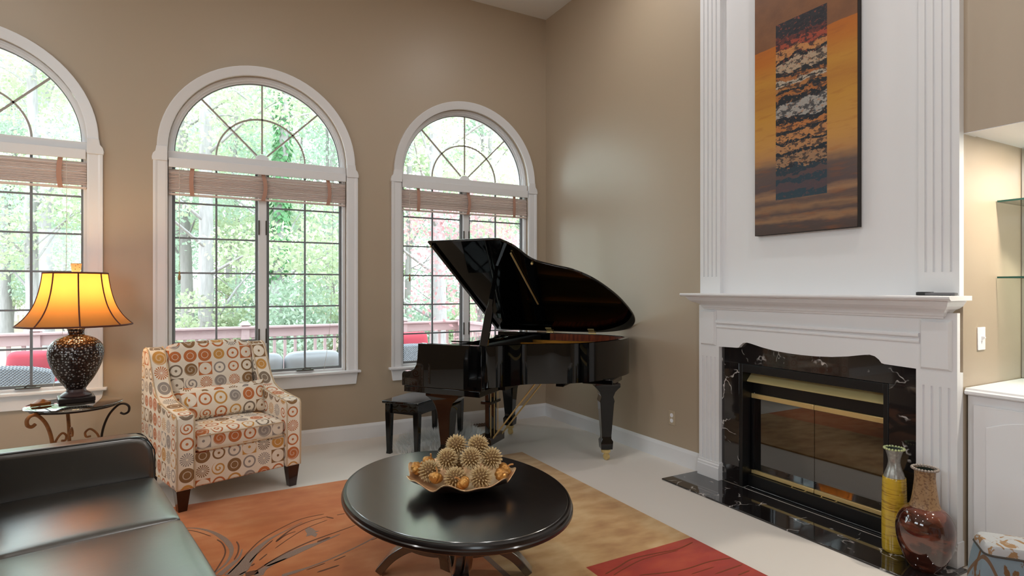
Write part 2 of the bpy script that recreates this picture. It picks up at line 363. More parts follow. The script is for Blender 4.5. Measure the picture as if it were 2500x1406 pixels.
mat('wicker', (176, 180, 192), .8, bump=lambda: (X.op('SINE', sep(texco())[2]*260.)*X.op('SINE', (sep(texco())[0]+sep(texco())[1])*220.), .9, .01), tex=lambda: mix(X.op('SINE', sep(texco())[2]*260.)*X.op('SINE', (sep(texco())[0]+sep(texco())[1])*220.)*.5+.5, lin((108, 114, 130)), lin((170, 174, 184))))
mat('grey_cushion', (146, 148, 156), .9)
mat('red_cushion', (178, 66, 82), .9)
mat('fence_white', (230, 226, 226), .8)
mat('siding', (206, 200, 196), .8)
mat('roof_grey', (120, 112, 112), .8)

# ------------------------------------------------------------------ room shell
CH = 4.50; XL = -7.6; YR = -9.5; WT = .16
MB().box(XL, .75, YR, 0, -.06, 0).build('floor', 'carpet', kind='structure')
MB().box(XL-.2, .2, YR-.2, .2, CH, CH+.12).build('ceiling', 'ceiling_paint', kind='structure')
def arch_z(dx, r=.73, zc=2.60): return zc + sqrt(max(0, r*r-dx*dx))
def back_wall():
    b = MB(); N = 28
    def strip(xa, xb, za, zb, zc, zd):             # quad column: (xa: za..zc), (xb: zb..zd), front and outside
        b.add([(xa,0,za),(xb,0,zb),(xb,0,zd),(xa,0,zc)], [(0,1,2,3)]); b.add([(xa,WT,za),(xb,WT,zb),(xb,WT,zd),(xa,WT,zc)], [(3,2,1,0)])
    edge = XL
    for wx in WX:
        strip(edge, wx-.73, 0, 0, CH, CH); xs = [wx-.73*cos(pi*i/N) for i in range(N+1)]
        for xa, xb in zip(xs, xs[1:]):
            strip(xa, xb, 0, 0, .645, .645); za, zb = arch_z(xa-wx), arch_z(xb-wx); strip(xa, xb, za, zb, CH, CH)
            b.add([(xa,0,za),(xb,0,zb),(xb,WT,zb),(xa,WT,za)], [(0,1,2,3)])
        for s in (-.73, .73): b.add([(wx+s,0,.645),(wx+s,WT,.645),(wx+s,WT,2.6),(wx+s,0,2.6)], [(0,1,2,3)])
        b.add([(wx-.73,0,.645),(wx+.73,0,.645),(wx+.73,WT,.645),(wx-.73,WT,.645)], [(0,1,2,3)]); edge = wx+.73
    strip(edge, .7, 0, 0, CH, CH)
    return b
back_wall().build('wall_back', 'wall_paint', kind='structure')
NY = -4.065; NZ = 2.253; ND = .665; NE = -5.6                                        # built-in niche in the right wall
w = MB().box(0, .12, -2.685, 0, 0, CH).box(0, .12, NY, -3.715, 0, CH).box(0, .12, -3.715, -2.685, .903, CH).box(0, .12, NE, NY, NZ, CH).box(0, .12, YR, NE, 0, CH)
w.build('wall_right', 'wall_paint', kind='structure')
MB().box(.12, ND, NY, NY+.08, 0, NZ).box(.12, ND, NE-.08, NE, 0, NZ).box(ND+.006, ND+.08, NE-.08, NY+.08, 0, NZ+.05).build('wall_niche', 'wall_paint', kind='structure')
MB().box(.121, ND, NE, NY, NZ, NZ+.05).box(.001, .125, NE, NY, NZ-.004, NZ-.0005).build('trim_1', 'white_trim', kind='structure', label='white painted soffit of the shelf niche')
MB().box(ND-.002, ND+.005, NE, NY-.004, .935, NZ).build('mirror', 'mirror', label='mirror panel on the back of the shelf niche', cat='mirror')
def holed(ax, at, thick, a0, a1, wins, name):      # plain rear walls with daylight openings outside the view
    b = MB(); cuts = sorted({a0, a1, *[w[0] for w in wins], *[w[1] for w in wins]})
    for p, q in zip(cuts, cuts[1:]):
        hit = [w for w in wins if w[0] <= p and q <= w[1]]
        segs = [(0, CH)] if not hit else [(0, hit[0][2]), (hit[0][3], CH)]
        for z0, z1 in segs:
            if z1-z0 > .001: b.box(at, at+thick, p, q, z0, z1) if ax == 'x' else b.box(p, q, at, at+thick, z0, z1)
    return b.build(name, 'rear_paint', kind='structure')
holed('y', YR-.15, .15, XL, .12, [(-6.4, -4.8, .7, 2.7)], 'wall_rear')
holed('x', XL-.15, .15, YR, 0, [(-6.5, -4.7, 2.95, 4.05), (-3.5, -1.7, 2.95, 4.05)], 'wall_left')
bp = [(0,0),(.016,0),(.016,.115),(.012,.128),(.006,.142),(0,.142)]
MB().prism([(-p, z) for p, z in bp], 'x', XL, -.001).build('baseboard_back', 'white_trim', kind='structure')
MB().prism([(-p, z) for p, z in bp], 'y', -2.30, -.017).build('baseboard_right', 'white_trim', kind='structure')

# ------------------------------------------------------------------ windows
def arc_sweep(b, prof, zc, a0=0., a1=pi, n=40):    # prof: (radius, y) ring swept along the arch
    R = [[(-r*cos(a0+(a1-a0)*i/n), y, zc+r*sin(a0+(a1-a0)*i/n)) for r, y in prof] for i in range(n+1)]
    return b.rings(R)
def window(i, wx):
    W = thing('window_%d' % (i+1), (wx, 0, 0), kind='structure'); ZC = 2.60
    for s in (-1, 1):                              # flat side casings with reeded outer edge
        MB().prism([(s*.73, 0), (s*.73, -.020), (s*.745, -.024), (s*.80, -.024), (s*.815, -.030), (s*.832, -.030), (s*.832, 0)], 'z', .645, 2.50).build('casing', 'white_trim', W)
        MB().prism([(s*.73, 2.50), (s*.838, 2.50), (s*.84, 2.525), (s*.832, 2.555), (s*.815, 2.575), (s*.808, 2.62), (s*.73, 2.62)], 'y', -.034, 0).build('casing_block', 'white_trim', W, bevel=.003)
    b = MB(); arc_sweep(b, [(.73, 0), (.73, -.020), (.742, -.026), (.785, -.026), (.796, -.032), (.806, -.032), (.806, 0)], ZC, .02, pi-.02); b.build('arch_casing', 'white_trim', W, smooth=35)
    MB().box(-.86, .86, -.055, .02, .645, .668).build('sill', 'white_trim', W, bevel=.006)
    MB().prism([(-.835, .647), (.835, .647), (.82, .535), (-.82, .535)], 'y', -.022, 0).build('apron', 'white_trim', W, bevel=.004)
    MB().box(-.73, .73, .012, .13, 2.515, 2.595).build('transom_bar', 'white_trim', W, bevel=.004)
    b = MB(); arc_sweep(b, [(.728, .035), (.712, .035), (.712, .05), (.70, .05), (.70, .075), (.685, .075), (.685, .13), (.728, .13)], ZC); b.build('arch_frame', 'white_trim', W, smooth=35)
    b = MB(); arc_sweep(b, [(.686, .088), (.678, .088), (.678, .098), (.686, .098)], ZC); b.build('gasket', 'window_grey', W, smooth=35)
    ap = [(-.69, 2.59)] + [(-.684*cos(pi*k/36), ZC+.684*sin(pi*k/36)) for k in range(37)] + [(.69, 2.59)]
    MB().prism(ap, 'y', .100, .106).build('pane', 'pane', W)
    for a in (45, 90, 135):                        # sunburst muntins
        c, s_ = cos(radians(a)), sin(radians(a)); px_, pz_ = -s_*.007, c*.007
        MB().prism([(.06*c+px_, ZC+.06*s_+pz_), (.685*c+px_, ZC+.685*s_+pz_), (.685*c-px_, ZC+.685*s_-pz_), (.06*c-px_, ZC+.06*s_-pz_)], 'y', .09, .102).build('muntin', 'muntin_warm', W)
    b = MB(); arc_sweep(b, [(.362, .09), (.376, .09), (.376, .102), (.362, .102)], ZC); b.build('muntin', 'muntin_warm', W, smooth=35)
    MB().prism([(.062*cos(pi*k/16), 2.59+.062*sin(pi*k/16)) for k in range(17)], 'y', .084, .104).build('sunburst_hub', 'white_trim', W)
    # casement pair
    for s in (-1, 1): MB().box(min(s*.728, s*.70), max(s*.728, s*.70), .03, .13, .66, 2.52).build('jamb', 'white_trim', W, bevel=.003)
    MB().box(-.70, .70, .03, .13, .66, .686).build('bottom_frame', 'white_trim', W, bevel=.003)
    MB().box(-.034, .034, .045, .13, .686, 2.515).build('mullion', 'white_trim', W, bevel=.006)
    for s in (-1, 1):
        xa, xb = (.036, .70) if s > 0 else (-.70, -.036); g = .022
        S = MB().box(xa, xb, .078, .105, .686, .686+g).box(xa, xb, .078, .105, 2.49, 2.515).box(xa, xa+g, .078, .105, .686+g, 2.49).box(xb-g, xb, .078, .105, .686+g, 2.49).build('sash', 'window_grey', W, bevel=.003)
        MB().box(xa+g, xb-g, .092, .098, .686+g, 2.49).build('pane', 'pane', S)
        xm = (xa+xb)/2; MB().box(xm-.008, xm+.008, .085, .10, .70, 2.49).build('muntin', 'muntin', S)
        for k in range(1, 6):
            z = .685+.2977*k; MB().box(xa+g, xb-g, .084, .099, z-.007, z+.007).build('muntin', 'muntin', S)
        for z in (1.02, 1.99): MB().box(s*.030-.006, s*.030+.006, .035, .05, z-.065, z+.065).build('sash_lock', 'hardware', W, bevel=.003)
        cx_ = s*.36; H = MB().box(cx_-.075, cx_+.075, .012, .055, .686, .697).build('crank', 'hardware', W, bevel=.003)
        MB().tube([(cx_-.02, .035, .70), (cx_+.0, .02, .712), (cx_+.05, .012, .706)], .007, 6).build('crank_handle', 'hardware', H, smooth=60)
    return W
for i, wx in enumerate(WX): window(i, wx)

# ------------------------------------------------------------------ blinds, one in each window
slat_me = MB().hexa([(-.722, .012, -.003), (.722, .012, -.003), (.722, .052, .002), (-.722, .052, .002), (-.722, .012, -.0005), (.722, .012, -.0005), (.722, .052, .0045), (-.722, .052, .0045)]).mesh('slat', 'blind_slat')
BL = ['raised pinkish wood slat blind in the arched window behind the table lamp', 'raised pinkish wood slat blind in the middle arched window', 'raised pinkish wood slat blind in the arched window behind the piano']
for i, wx in enumerate(WX):
    B = thing('window_blind', (wx, -.002, 2.25), label=BL[i], cat='blind', group='window blinds')
    MB().box(-.722, .722, -.018, -.004, .205, .282).build('valance', 'white_trim', B, bevel=.003)
    MB().box(-.715, .715, .006, .056, .225, .262).build('head_rail', 'white_trim', B)
    rnd = random.Random(i); z = -.002; zs = []
    while z < .168: zs.append(z); z += rnd.choice((.0065, .0075, .009, .0105)) if i < 2 else rnd.choice((.007, .009, .012, .014))
    for z in zs: inst(slat_me, 'slat', B, (0, 0, z), (rnd.uniform(.45, .75), 0, 0))
    MB().box(-.722, .722, .012, .052, -.022, -.006).build('bottom_rail', 'blind_slat', B, bevel=.003)
    for tx in (-.55, .0, .56):
        b = MB(); sw = rnd.uniform(-.015, .02)
        b.rings([[(tx+sw*sin(pi*t)-.016, .008-.012*sin(pi*t), -.024+.235*t), (tx+sw*sin(pi*t)+.016, .008-.012*sin(pi*t), -.024+.235*t), (tx+sw*sin(pi*t)+.016, .010-.012*sin(pi*t), -.024+.235*t), (tx+sw*sin(pi*t)-.016, .010-.012*sin(pi*t), -.024+.235*t)] for t in [k/8 for k in range(9)]])
        b.build('ladder_tape', 'blind_tape', B, smooth=60)
    c = MB().tube([(-.645, -.006, .21), (-.645, -.006, -.66)], .0018, 5).build('cord', 'cord', B); MB().lathe([(.003, -.66), (.009, -.675), (.006, -.69), (.011, -.70), (.009, -.73), (.003, -.735)], 10, (-.645, -.006)).build('tassel', 'tassel', c, smooth=50)
    MB().tube(spline([(.60, -.008, .21), (.60, -.008, -.5), (.585, -.008, -1.0), (.56, -.01, -1.3), (.52, -.02, -1.56)], 6), .0016, 5).build('cord', 'cord', B)

# ------------------------------------------------------------------ overmantel: fluted pilasters and panel
FY = -3.20                                          # fireplace axis
def flutes(y0, y1, x0, x1, n=4, gw=.012, gd=.010):  # horizontal section, groove row on the -x face
    w = y1-y0; pts = [(x1, y0), (x0, y0)]; st = (w*.62)/(n-1)
    for k in range(n):
        c = y0+w*.19+st*k
        pts += [(x0, c-gw/2), (x0+gd, c-gw/4), (x0+gd, c+gw/4), (x0, c+gw/2)]
    return pts + [(x0, y1), (x1, y1)]
OM = thing('overmantel', (0, FY, 1.41), label='tall white overmantel with fluted pilasters above the mantel shelf', cat='overmantel')
MB().box(-.010, -.001, -.68, .68, 0, CH-1.41).build('panel', 'white_trim', OM)
for s in (-1, 1):
    y0, y1 = (-.868, -.675) if s < 0 else (.675, .868)
    MB().box(-.045, -.001, y0, y1, 0, .125).build('pilaster_base', 'white_trim', OM)
    MB().prism(flutes(y0, y1, -.045, -.001), 'z', .125, CH-1.41).build('pilaster', 'white_trim', OM)
MF = thing('fireplace_mantel', (0, FY, 0), label='white painted fireplace mantel with shelf, scalloped frieze and fluted legs', cat='mantel')
for s in (-1, 1):
    y0, y1 = (-.865, -.672) if s < 0 else (.672, .865)
    L = MB().prism(flutes(y0, y1, -.06, -.001, gd=.008), 'z', .14, .93).box(-.06, -.001, y0, y1, .93, 1.012).build('leg', 'white_trim', MF)
    MB().prism([(-.001, .0125), (-.074, .0125), (-.074, .10), (-.070, .108), (-.070, .12), (-.064, .128), (-.064, .14), (-.001, .14)], 'y', y0-.006, y1+.006).build('plinth', 'white_trim', L)
    MB().hexa([(-.061, y0+.022, 1.016), (-.061, y1-.022, 1.016), (-.061, y1-.022, 1.282), (-.061, y0+.022, 1.282), (-.078, y0+.034, 1.028), (-.078, y1-.034, 1.028), (-.078, y1-.034, 1.270), (-.078, y0+.034, 1.270)]).build('corner_block', 'white_trim', MF)
low = [(.865, 1.012), (.672, 1.012), (.508, 1.018), (.492, 1.022), (.478, 1.04), (.455, 1.057), (.425, 1.063), (.39, 1.058), (.30, 1.04), (.20, 1.026), (.10, 1.019), (0, 1.017)]
low = low + [(-y, z) for y, z in low[-2::-1]]
MB().prism(low + [(-.865, 1.32), (.865, 1.32)], 'x', -.060, -.0315).build('frieze', 'white_trim', MF)
for z0, z1, d in ((1.185, 1.207, .078), (1.152, 1.172, .070), (1.172, 1.185, .066)):
    MB().prism([(-.06, z0), (-d+.004, z0), (-d, z0+.006), (-d, z1-.006), (-d+.004, z1), (-.06, z1)], 'y', -.69, .69).build('frieze_molding', 'white_trim', MF)
cp = [(0, 0), (.012, 0), (.016, .010), (.026, .014), (.030, .026), (.036, .034), (.052, .044), (.080, .052), (.108, .066), (.124, .084), (.130, .088), (.130, .098), (0, .098)]
cr = MB(); R = []
for dp, dz in cp: R.append([(-.06-dp, -.80-dp*.62, 1.290+dz), (-.06-dp, .80+dp*.62, 1.290+dz), (-.001, .80+dp*.62, 1.290+dz), (-.001, -.80-dp*.62, 1.290+dz)])
cr.rings(R); cr.build('crown_molding', 'white_trim', MF)
MB().prism([(-.001, 1.386), (-.212, 1.386), (-.222, 1.391), (-.228, 1.398), (-.228, 1.406), (-.222, 1.410), (-.001, 1.410)], 'y', -.905, .905).build('shelf', 'white_trim', MF)
# marble slip, hearth, insert
MS = thing('marble_surround', (0, FY, 0), label='black veined marble slabs framing the firebox opening', cat='surround')
for s in (-1, 1):
    y0, y1 = (-.67, -.515) if s < 0 else (.515, .67); MB().box(-.030, -.001, y0, y1, .016, .905).build('side_slab', 'black_marble', MS, bevel=.002)
MB().box(-.030, -.001, -.67, .67, .906, 1.10).build('header_slab', 'black_marble', MS, bevel=.002)
MB().box(-.40, -.032, FY-.90, FY+.915, .0005, .012).build('hearth', 'black_marble', label='black veined marble hearth slab set flush into the carpet', cat='hearth', bevel=.002)
FI = thing('fireplace_insert', (0, FY, 0), label='black fireplace insert with brass trimmed glass doors', cat='fireplace')
b = MB().box(-.03, .10, .485, .513, .014, .903).box(-.03, .10, -.513, -.485, .014, .903).box(-.03, .10, -.485, .485, .845, .903).box(.03, .10, -.485, .485, .014, .10)
b.box(-.0, .03, -.485, .485, .0005, .013); b.build('frame', 'insert_black', FI, bevel=.002)
MB().box(.115, .122, -.485, .485, .10, .9).build('face_plate', 'insert_black', FI) if False else MB().box(.085, .10, -.485, .485, .685, .845).build('face_plate', 'insert_black', FI)
MB().box(.50, .52, -.485, .485, .10, .85).box(.10, .50, .465, .485, .10, .85).box(.10, .50, -.485, -.465, .10, .85).box(.10, .50, -.465, .465, .08, .10).box(.10, .50, -.465, .465, .85, .87).build('firebox', 'firebox_dark', FI)
MB().hexa([(.084, -.487, .840), (.084, .487, .840), (.080, .487, .846), (.080, -.487, .846), (.020, -.487, .772), (.020, .487, .772), (.016, .487, .778), (.016, -.487, .778)]).build('hood', 'brass_brushed', FI)
for s in (-1, 1):
    ya, yb = (-.484, -.002) if s < 0 else (.002, .484)
    D = MB().box(.070, .076, ya, yb, .128, .650).build('door', 'smoked_glass', FI, label='tinted glass door')
    MB().box(.062, .082, ya, yb, .650, .684).build('brass_rail', 'brass', D, bevel=.003); MB().box(.062, .082, ya, yb, .102, .130).build('brass_rail', 'brass', D, bevel=.003)
    MB().box(.060, .084, s*.472-.008, s*.472+.008, .13, .65).build('hinge_stile', 'insert_black', D)
    yc = s*.105; MB().tube([(.064, yc-.05, .10), (.045, yc-.045, .096), (.045, yc+.045, .096), (.064, yc+.05, .10)], .005, 8).build('handle', 'brass', D, smooth=60)
lg = thing('fire_log', (.28, FY, .10), label='charred brown log lying inside the firebox', cat='log')
MB().tube([(.02, -.38, .075), (-.02, -.15, .10), (.03, .1, .085), (0, .36, .09)], [.06, .075, .07, .06], 12).build('trunk', 'log', lg, smooth=50)
MB().tube([(-.06, .2, .06), (-.04, .05, .14), (.0, -.12, .2)], [.035, .04, .03], 10).build('branch', 'log', lg, smooth=50)

# ------------------------------------------------------------------ wall things on the right
PT = thing('painting', (-.012, -2.835, 1.812), label='tall abstract canvas painting in orange, gold and black above the mantel', cat='painting')
MB().box(-.038, -.001, -.718, -.001, .001, 1.799).build('stretcher_edge', 'canvas_edge', PT)
MB().box(-.0405, -.038, -.716, -.003, .003, 1.797).build('canvas', 'abstract_paint', PT)
OU = thing('wall_outlet', (0, -1.985, .365), label='beige electrical outlet on the wall left of the fireplace', cat='outlet')
MB().box(-.006, 0, -.037, .037, -.06, .06).build('plate', 'plate_beige', OU, bevel=.003)
for z in (.022, -.022): MB().prism([(.017*cos(2*pi*k/16), z+.017*sin(2*pi*k/16)) for k in range(16)], 'x', -.009, -.005).build('socket', 'plate_white', OU)
SW = thing('light_switch', (.187, NY, 1.18), label='white toggle light switch on the niche side wall', cat='switch')
MB().box(-.041, .041, -.006, 0, -.061, .061).build('plate', 'plate_white', SW, bevel=.003); MB().hexa([(-.006, -.005, -.012), (.006, -.005, -.012), (.006, -.005, .012), (-.006, -.005, .012), (-.005, -.022, .004), (.005, -.022, .004), (.005, -.020, .012), (-.005, -.020, .012)]).build('toggle', 'plate_white', SW)
RM = thing('remote_control', (-.10, -3.99, 1.4105), radians(8), label='black and grey remote control on the right end of the mantel shelf', cat='remote')
MB().box(-.024, .024, -.085, .085, 0, .016).build('body', 'grey_plastic', RM, bevel=.004); MB().box(-.022, .022, .02, .08, .0165, .019).build('button_pad', 'black_plastic', RM); MB().box(-.0245, .0245, .045, .0855, .001, .0175).build('end_cap', 'black_plastic', RM)
for z, lb in ((1.508, 'lower glass shelf in the wall niche beside the fireplace'), (1.924, 'upper glass shelf in the wall niche beside the fireplace')):
    S = thing('glass_shelf', (.36, -4.07, z), label=lb, cat='shelf', group='niche shelves')
    MB().box(.004, .30, -1.5, 0, -.004, .004).build('pane', 'shelf_glass', S); MB().box(0, .0038, -1.5, 0, -.005, .005).build('edge', 'glass_edge', S)
CB = thing('built_in_cabinet', (.03, NY-.004, 0), label='white built-in base cabinet with arched door panel below the glass shelves', cat='cabinet')
MB().box(.0, .62, -1.5, -.004, 0, .895).build('body', 'white_trim', CB, bevel=.002)
for k in range(3):
    ya = -.035-.49*k; D = MB().box(-.018, -.001, ya-.47, ya, .05, .85).build('door', 'white_trim', CB, bevel=.004)
    arc = [(ya-.415, .12), (ya-.055, .12), (ya-.055, .745)] + [(ya-.055-.36*t, .745+.05*sin(pi*t)) for t in (.1, .2, .3, .4, .5, .6, .7, .8, .9)] + [(ya-.415, .745)]
    MB().prism(arc, 'x', -.024, -.018).build('raised_panel', 'white_trim', D, bevel=.004)
    MB().sphere((-.030, ya-.44, .70), .012, 10, 8).build('knob', 'white_trim', D, smooth=60)
CT = MB().prism([(-.02, .898), (-.032, .905), (-.032, .918), (-.024, .924), (-.02, .933), (.63, .933), (.63, .898)], 'y', -1.52, -.002).build('countertop', 'white_trim', CB)

# ------------------------------------------------------------------ rug with carved lines
MB().box(-4.3, -.985, -5.6, -1.18, .001, .014).build('area_rug', 'rug_wool', label='large wool rug in orange, tan and red blocks with carved lines', cat='rug')
RUG = bpy.data.objects['area_rug']
RUGL = [([(-3.559,-1.594),(-3.487,-1.634),(-3.41,-1.731),(-3.353,-1.861),(-3.327,-1.962),(-3.317,-2.05),(-3.328,-2.137),(-3.357,-2.22),(-3.413,-2.301)],(.006,.012,.02,.03,.03,.022,.016,.012,.01)),([(-3.553,-1.621),(-3.487,-1.686),(-3.412,-1.802)],.006),([(-3.383,-1.867),(-3.36,-1.93),(-3.348,-2.02),(-3.352,-2.098),(-3.374,-2.187),(-3.406,-2.288)],.008),([(-3.287,-1.948),(-3.28,-2.016),(-3.289,-2.106),(-3.311,-2.184)],.008),([(-3.265,-2.068),(-3.284,-2.161),(-3.315,-2.219),(-3.369,-2.302),(-3.387,-2.332)],(.006,.012,.025,.03,.03)),([(-2.775,-1.777),(-2.913,-1.79),(-3.038,-1.872),(-3.156,-1.984),(-3.232,-2.11),(-3.293,-2.243),(-3.348,-2.342)],.008),([(-2.916,-1.845),(-3.017,-1.923),(-3.117,-2.005),(-3.198,-2.116),(-3.25,-2.218),(-3.293,-2.315),(-3.327,-2.37)],(.006,.008,.02,.04,.07,.09,.1)),([(-2.764,-1.828),(-2.877,-1.853),(-2.989,-1.923),(-3.091,-2.056)],(.006,.007,.01,.016)),([(-3.104,-2.027),(-3.192,-2.159),(-3.243,-2.258)],.008),([(-2.777,-1.885),(-2.91,-1.95),(-3.016,-2.046),(-3.106,-2.146)],.006),([(-2.973,-1.966),(-3.031,-1.993),(-3.092,-2.063)],.008),([(-2.77,-1.833),(-2.737,-1.877)],.012),([(-2.707,-1.832),(-2.658,-1.832)],.008),([(-2.633,-1.842),(-2.597,-1.838)],.006),([(-2.641,-2.045),(-2.767,-2.092),(-2.914,-2.146),(-3.028,-2.209),(-3.137,-2.292),(-3.229,-2.379)],(.006,.008,.012,.012,.01,.008)),([(-2.749,-2.129),(-2.868,-2.185),(-2.952,-2.216),(-3.035,-2.258),(-3.114,-2.304),(-3.175,-2.338)],(.008,.02,.05,.06,.05,.03)),([(-2.811,-2.144),(-2.887,-2.175)],.02),([(-3.065,-2.3),(-3.132,-2.332),(-3.187,-2.373),(-3.216,-2.431)],(.008,.02,.035,.05)),([(-3.151,-2.195),(-3.196,-2.257)],.008),([(-3.221,-2.282),(-3.237,-2.304)],.01),([(-3.266,-2.353),(-3.297,-2.376)],.01),([(-3.241,-2.36),(-3.241,-2.412)],.06),([(-2.492,-2.179),(-2.596,-2.276),(-2.714,-2.347),(-2.86,-2.419),(-2.976,-2.459),(-3.051,-2.477),(-3.112,-2.488)],(.008,.009,.01,.01,.012,.03,.03)),([(-2.476,-2.204),(-2.542,-2.268),(-2.613,-2.299)],.006),([(-2.784,-2.422),(-2.851,-2.449)],.008),([(-2.837,-2.512),(-2.951,-2.535)],.012),([(-2.897,-2.454),(-2.995,-2.484)],.008),([(-2.13,-2.55),(-2.125,-3.4),(-2.12,-4.4)],.03)]
RUGR = [([(-1.026,-3.197),(-1.167,-3.22),(-1.304,-3.201),(-1.459,-3.189),(-1.581,-3.222),(-1.686,-3.249)],.008),([(-1.174,-3.232),(-1.404,-3.219),(-1.576,-3.254),(-1.657,-3.278)],.006),([(-.995,-3.433),(-1.125,-3.407),(-1.331,-3.402),(-1.543,-3.341)],.008),([(-1.0,-3.512),(-1.202,-3.514)],.008),([(-1.02,-3.573),(-1.112,-3.577)],.008),([(-1.149,-3.459),(-1.306,-3.457)],.005)]
def strip_line(pts, w):
    P = spline([(x, y, 0) for x, y in pts], 6); n = len(P); W = w if isinstance(w, tuple) else (w,)*len(pts); R = []
    for i, p in enumerate(P):
        t = (P[min(i+1, n-1)]-P[max(i-1, 0)]).normalized(); nrm = Vector((-t.y, t.x, 0)); k = min(i/6, len(W)-1.001); a = int(k); ww = W[a]+(W[a+1]-W[a])*(k-a)
        if i in (0, n-1): ww *= .3
        R.append([tuple(p+nrm*ww/2+Vector((0, 0, .0135))), tuple(p-nrm*ww/2+Vector((0, 0, .0135))), tuple(p-nrm*ww/2+Vector((0, 0, .0148))), tuple(p+nrm*ww/2+Vector((0, 0, .0148)))])
    return MB().rings(R)
for p, w_ in RUGL: strip_line(p, w_).build('carved_line', 'rug_line' if isinstance(w_, tuple) and max(w_) > .02 or w_ == .03 else 'rug_line_dark', RUG)
MB().prism([(-2.894+r__*cos(radians(a__)), -2.03+r__*1.25*sin(radians(a__))) for a__, r__ in ((90, .075), (70, .05), (30, .028), (5, .045), (-15, .02), (-45, .04), (-80, .06), (-100, .03), (-140, .048), (180, .024), (150, .03), (120, .055))], 'z', .0135, .0148).build('carved_motif', 'rug_line', RUG)
for p, w_ in RUGR: strip_line(p, w_).build('carved_line', 'rug_line_red', RUG)

# ------------------------------------------------------------------ grand piano (local x: keyboard to tail, local y: treble to bass)
PIANO = thing('grand_piano', (-1.44, -.64, 0), -pi/2+.64, label='black lacquered grand piano with raised lid in the corner', cat='piano')
# local +x = A, local +y = -V (towards the bass side); v measured towards the treble side
def L_(pts): return [(u, -v) for u, v in pts]
ZB, ZT = .70, 1.012
out = [(.155, .75), (.45, .755), (.70, .75), (.80, .70), (.88, .59), (.95, .475), (1.07, .385), (1.22, .305), (1.35, .18), (1.46, -.02), (1.525, -.22), (1.55, -.40), (1.535, -.53), (1.46, -.64), (1.30, -.71), (1.10, -.745), (.7, -.752), (.155, -.75)]
OUT = [(p.x, p.y) for p in spline([(u, v, 0) for u, v in out], 6)]
def offset(poly, d):
    res = []; n = len(poly)
    for i in range(n):
        a = Vector(poly[max(i-1, 0)]); b = Vector(poly[min(i+1, n-1)]); t = (b-a).normalized(); res.append((poly[i][0]+t.y*d, poly[i][1]-t.x*d))
    return res
def wallring(o, i, z0, z1):
    o = L_(o); i = L_(i); return MB().rings([[(a[0], a[1], z0), (a[0], a[1], z1), (b[0], b[1], z1), (b[0], b[1], z0)] for a, b in zip(o, i)])
IN1 = offset(OUT, .042); IN2 = offset(OUT, .058)
wallring(OUT, IN1, ZB, ZT).build('rim', 'black_lacquer', PIANO, smooth=40)
wallring(IN1, IN2, .86, ZT-.006).build('inner_rim', 'mahogany', PIANO, smooth=40)
pl = [p for p in offset(OUT, .056) if p[0] > .40]; pl = L_(pl)
MB().prism(pl, 'z', .905, .925).build('cast_plate', 'gold_plate', PIANO)
MB().prism(L_([p for p in offset(OUT, .045) if p[0] > .16]), 'z', .71, .74).build('soundboard', 'mahogany', PIANO)
for (a, b_) in (((.48, .42), (1.02, .30)), ((.48, .15), (1.25, .02)), ((.48, -.15), (1.40, -.25)), ((.48, -.45), (1.42, -.48))):
    MB().tube([(a[0], -a[1], .945), (b_[0], -b_[1], .945)], 1, flat=(.03, .035)).build('plate_strut', 'gold_plate', PIANO)
MB().box(.42, .50, -.69, .69, .925, .952).build('pin_block', 'gold_plate', PIANO, bevel=.006)
MB().box(.55, .64, -.62, .66, .927, .992).build('damper_rail', 'piano_felt', PIANO, bevel=.01)
MB().box(.20, .40, -.66, .66, .965, .985).build('music_shelf', 'black_lacquer', PIANO, bevel=.004)
MB().box(.22, .43, -.35, .35, .992, 1.004).build('music_desk', 'black_lacquer', PIANO, bevel=.004)
prof = [(.0, .672), (.0, .765), (.006, .779), (.018, .787), (.045, .786), (.085, .793), (.115, .812), (.135, .845), (.147, .90), (.153, ZT), (.72, ZT), (.72, .672)]
for s in (-1, 1):
    y0 = s*.752; MB().prism(prof, 'y', min(y0, y0-s*.062), max(y0, y0-s*.062)).build('key_arm', 'black_lacquer', PIANO, bevel=.004)
MB().box(.015, .70, -.745, .745, .622, .670).build('keybed', 'black_lacquer', PIANO, bevel=.004)
MB().box(.0, .03, -.69, .69, .672, .735).build('key_slip', 'black_lacquer', PIANO, bevel=.003)
MB().box(.17, .19, -.69, .69, .72, .98).build('fallboard', 'black_lacquer', PIANO, bevel=.003)
kw = MB().box(.035, .17, -.0112, .0112, .70, .738).mesh('white_key', 'key_white'); kb = MB().box(.075, .17, -.006, .006, .738, .750).mesh('black_key', 'black_lacquer')
for k in range(52):
    y = -.612+.024*k; inst(kw, 'white_key', PIANO, (0, y, 0))
    if k % 7 not in (2, 6) and k < 51: inst(kb, 'black_key', PIANO, (0, y+.012, 0))
# lid, raised 32 degrees about the bass-side hinge line
PH = radians(32.); hv, hz = -.752, 1.022
lid = [(.10, .765), (.45, .768), (.72, .768), (.79, .735), (.86, .65), (.94, .48), (1.09, .39), (1.24, .318), (1.38, .18), (1.50, -.04), (1.563, -.24), (1.592, -.42), (1.575, -.54), (1.50, -.65), (1.33, -.72), (1.10, -.752), (.6, -.754), (.10, -.754)]
def lidpt(u, v, n): s = v-hv; return (u, -(hv+s*cos(PH)-n*sin(PH)), hz+s*sin(PH)+n*cos(PH))
lp = [(p.x, p.y) for p in spline([(u, v, 0) for u, v in lid], 5)]
def lidslab(poly, n0, n1):
    b = MB(); n = len(poly); b.add([lidpt(u, v, n0) for u, v in poly]+[lidpt(u, v, n1) for u, v in poly], [tuple(range(n))[::-1], tuple(range(n, 2*n))]+[(i, (i+1) % n, n+(i+1) % n, n+i) for i in range(n)]); return b
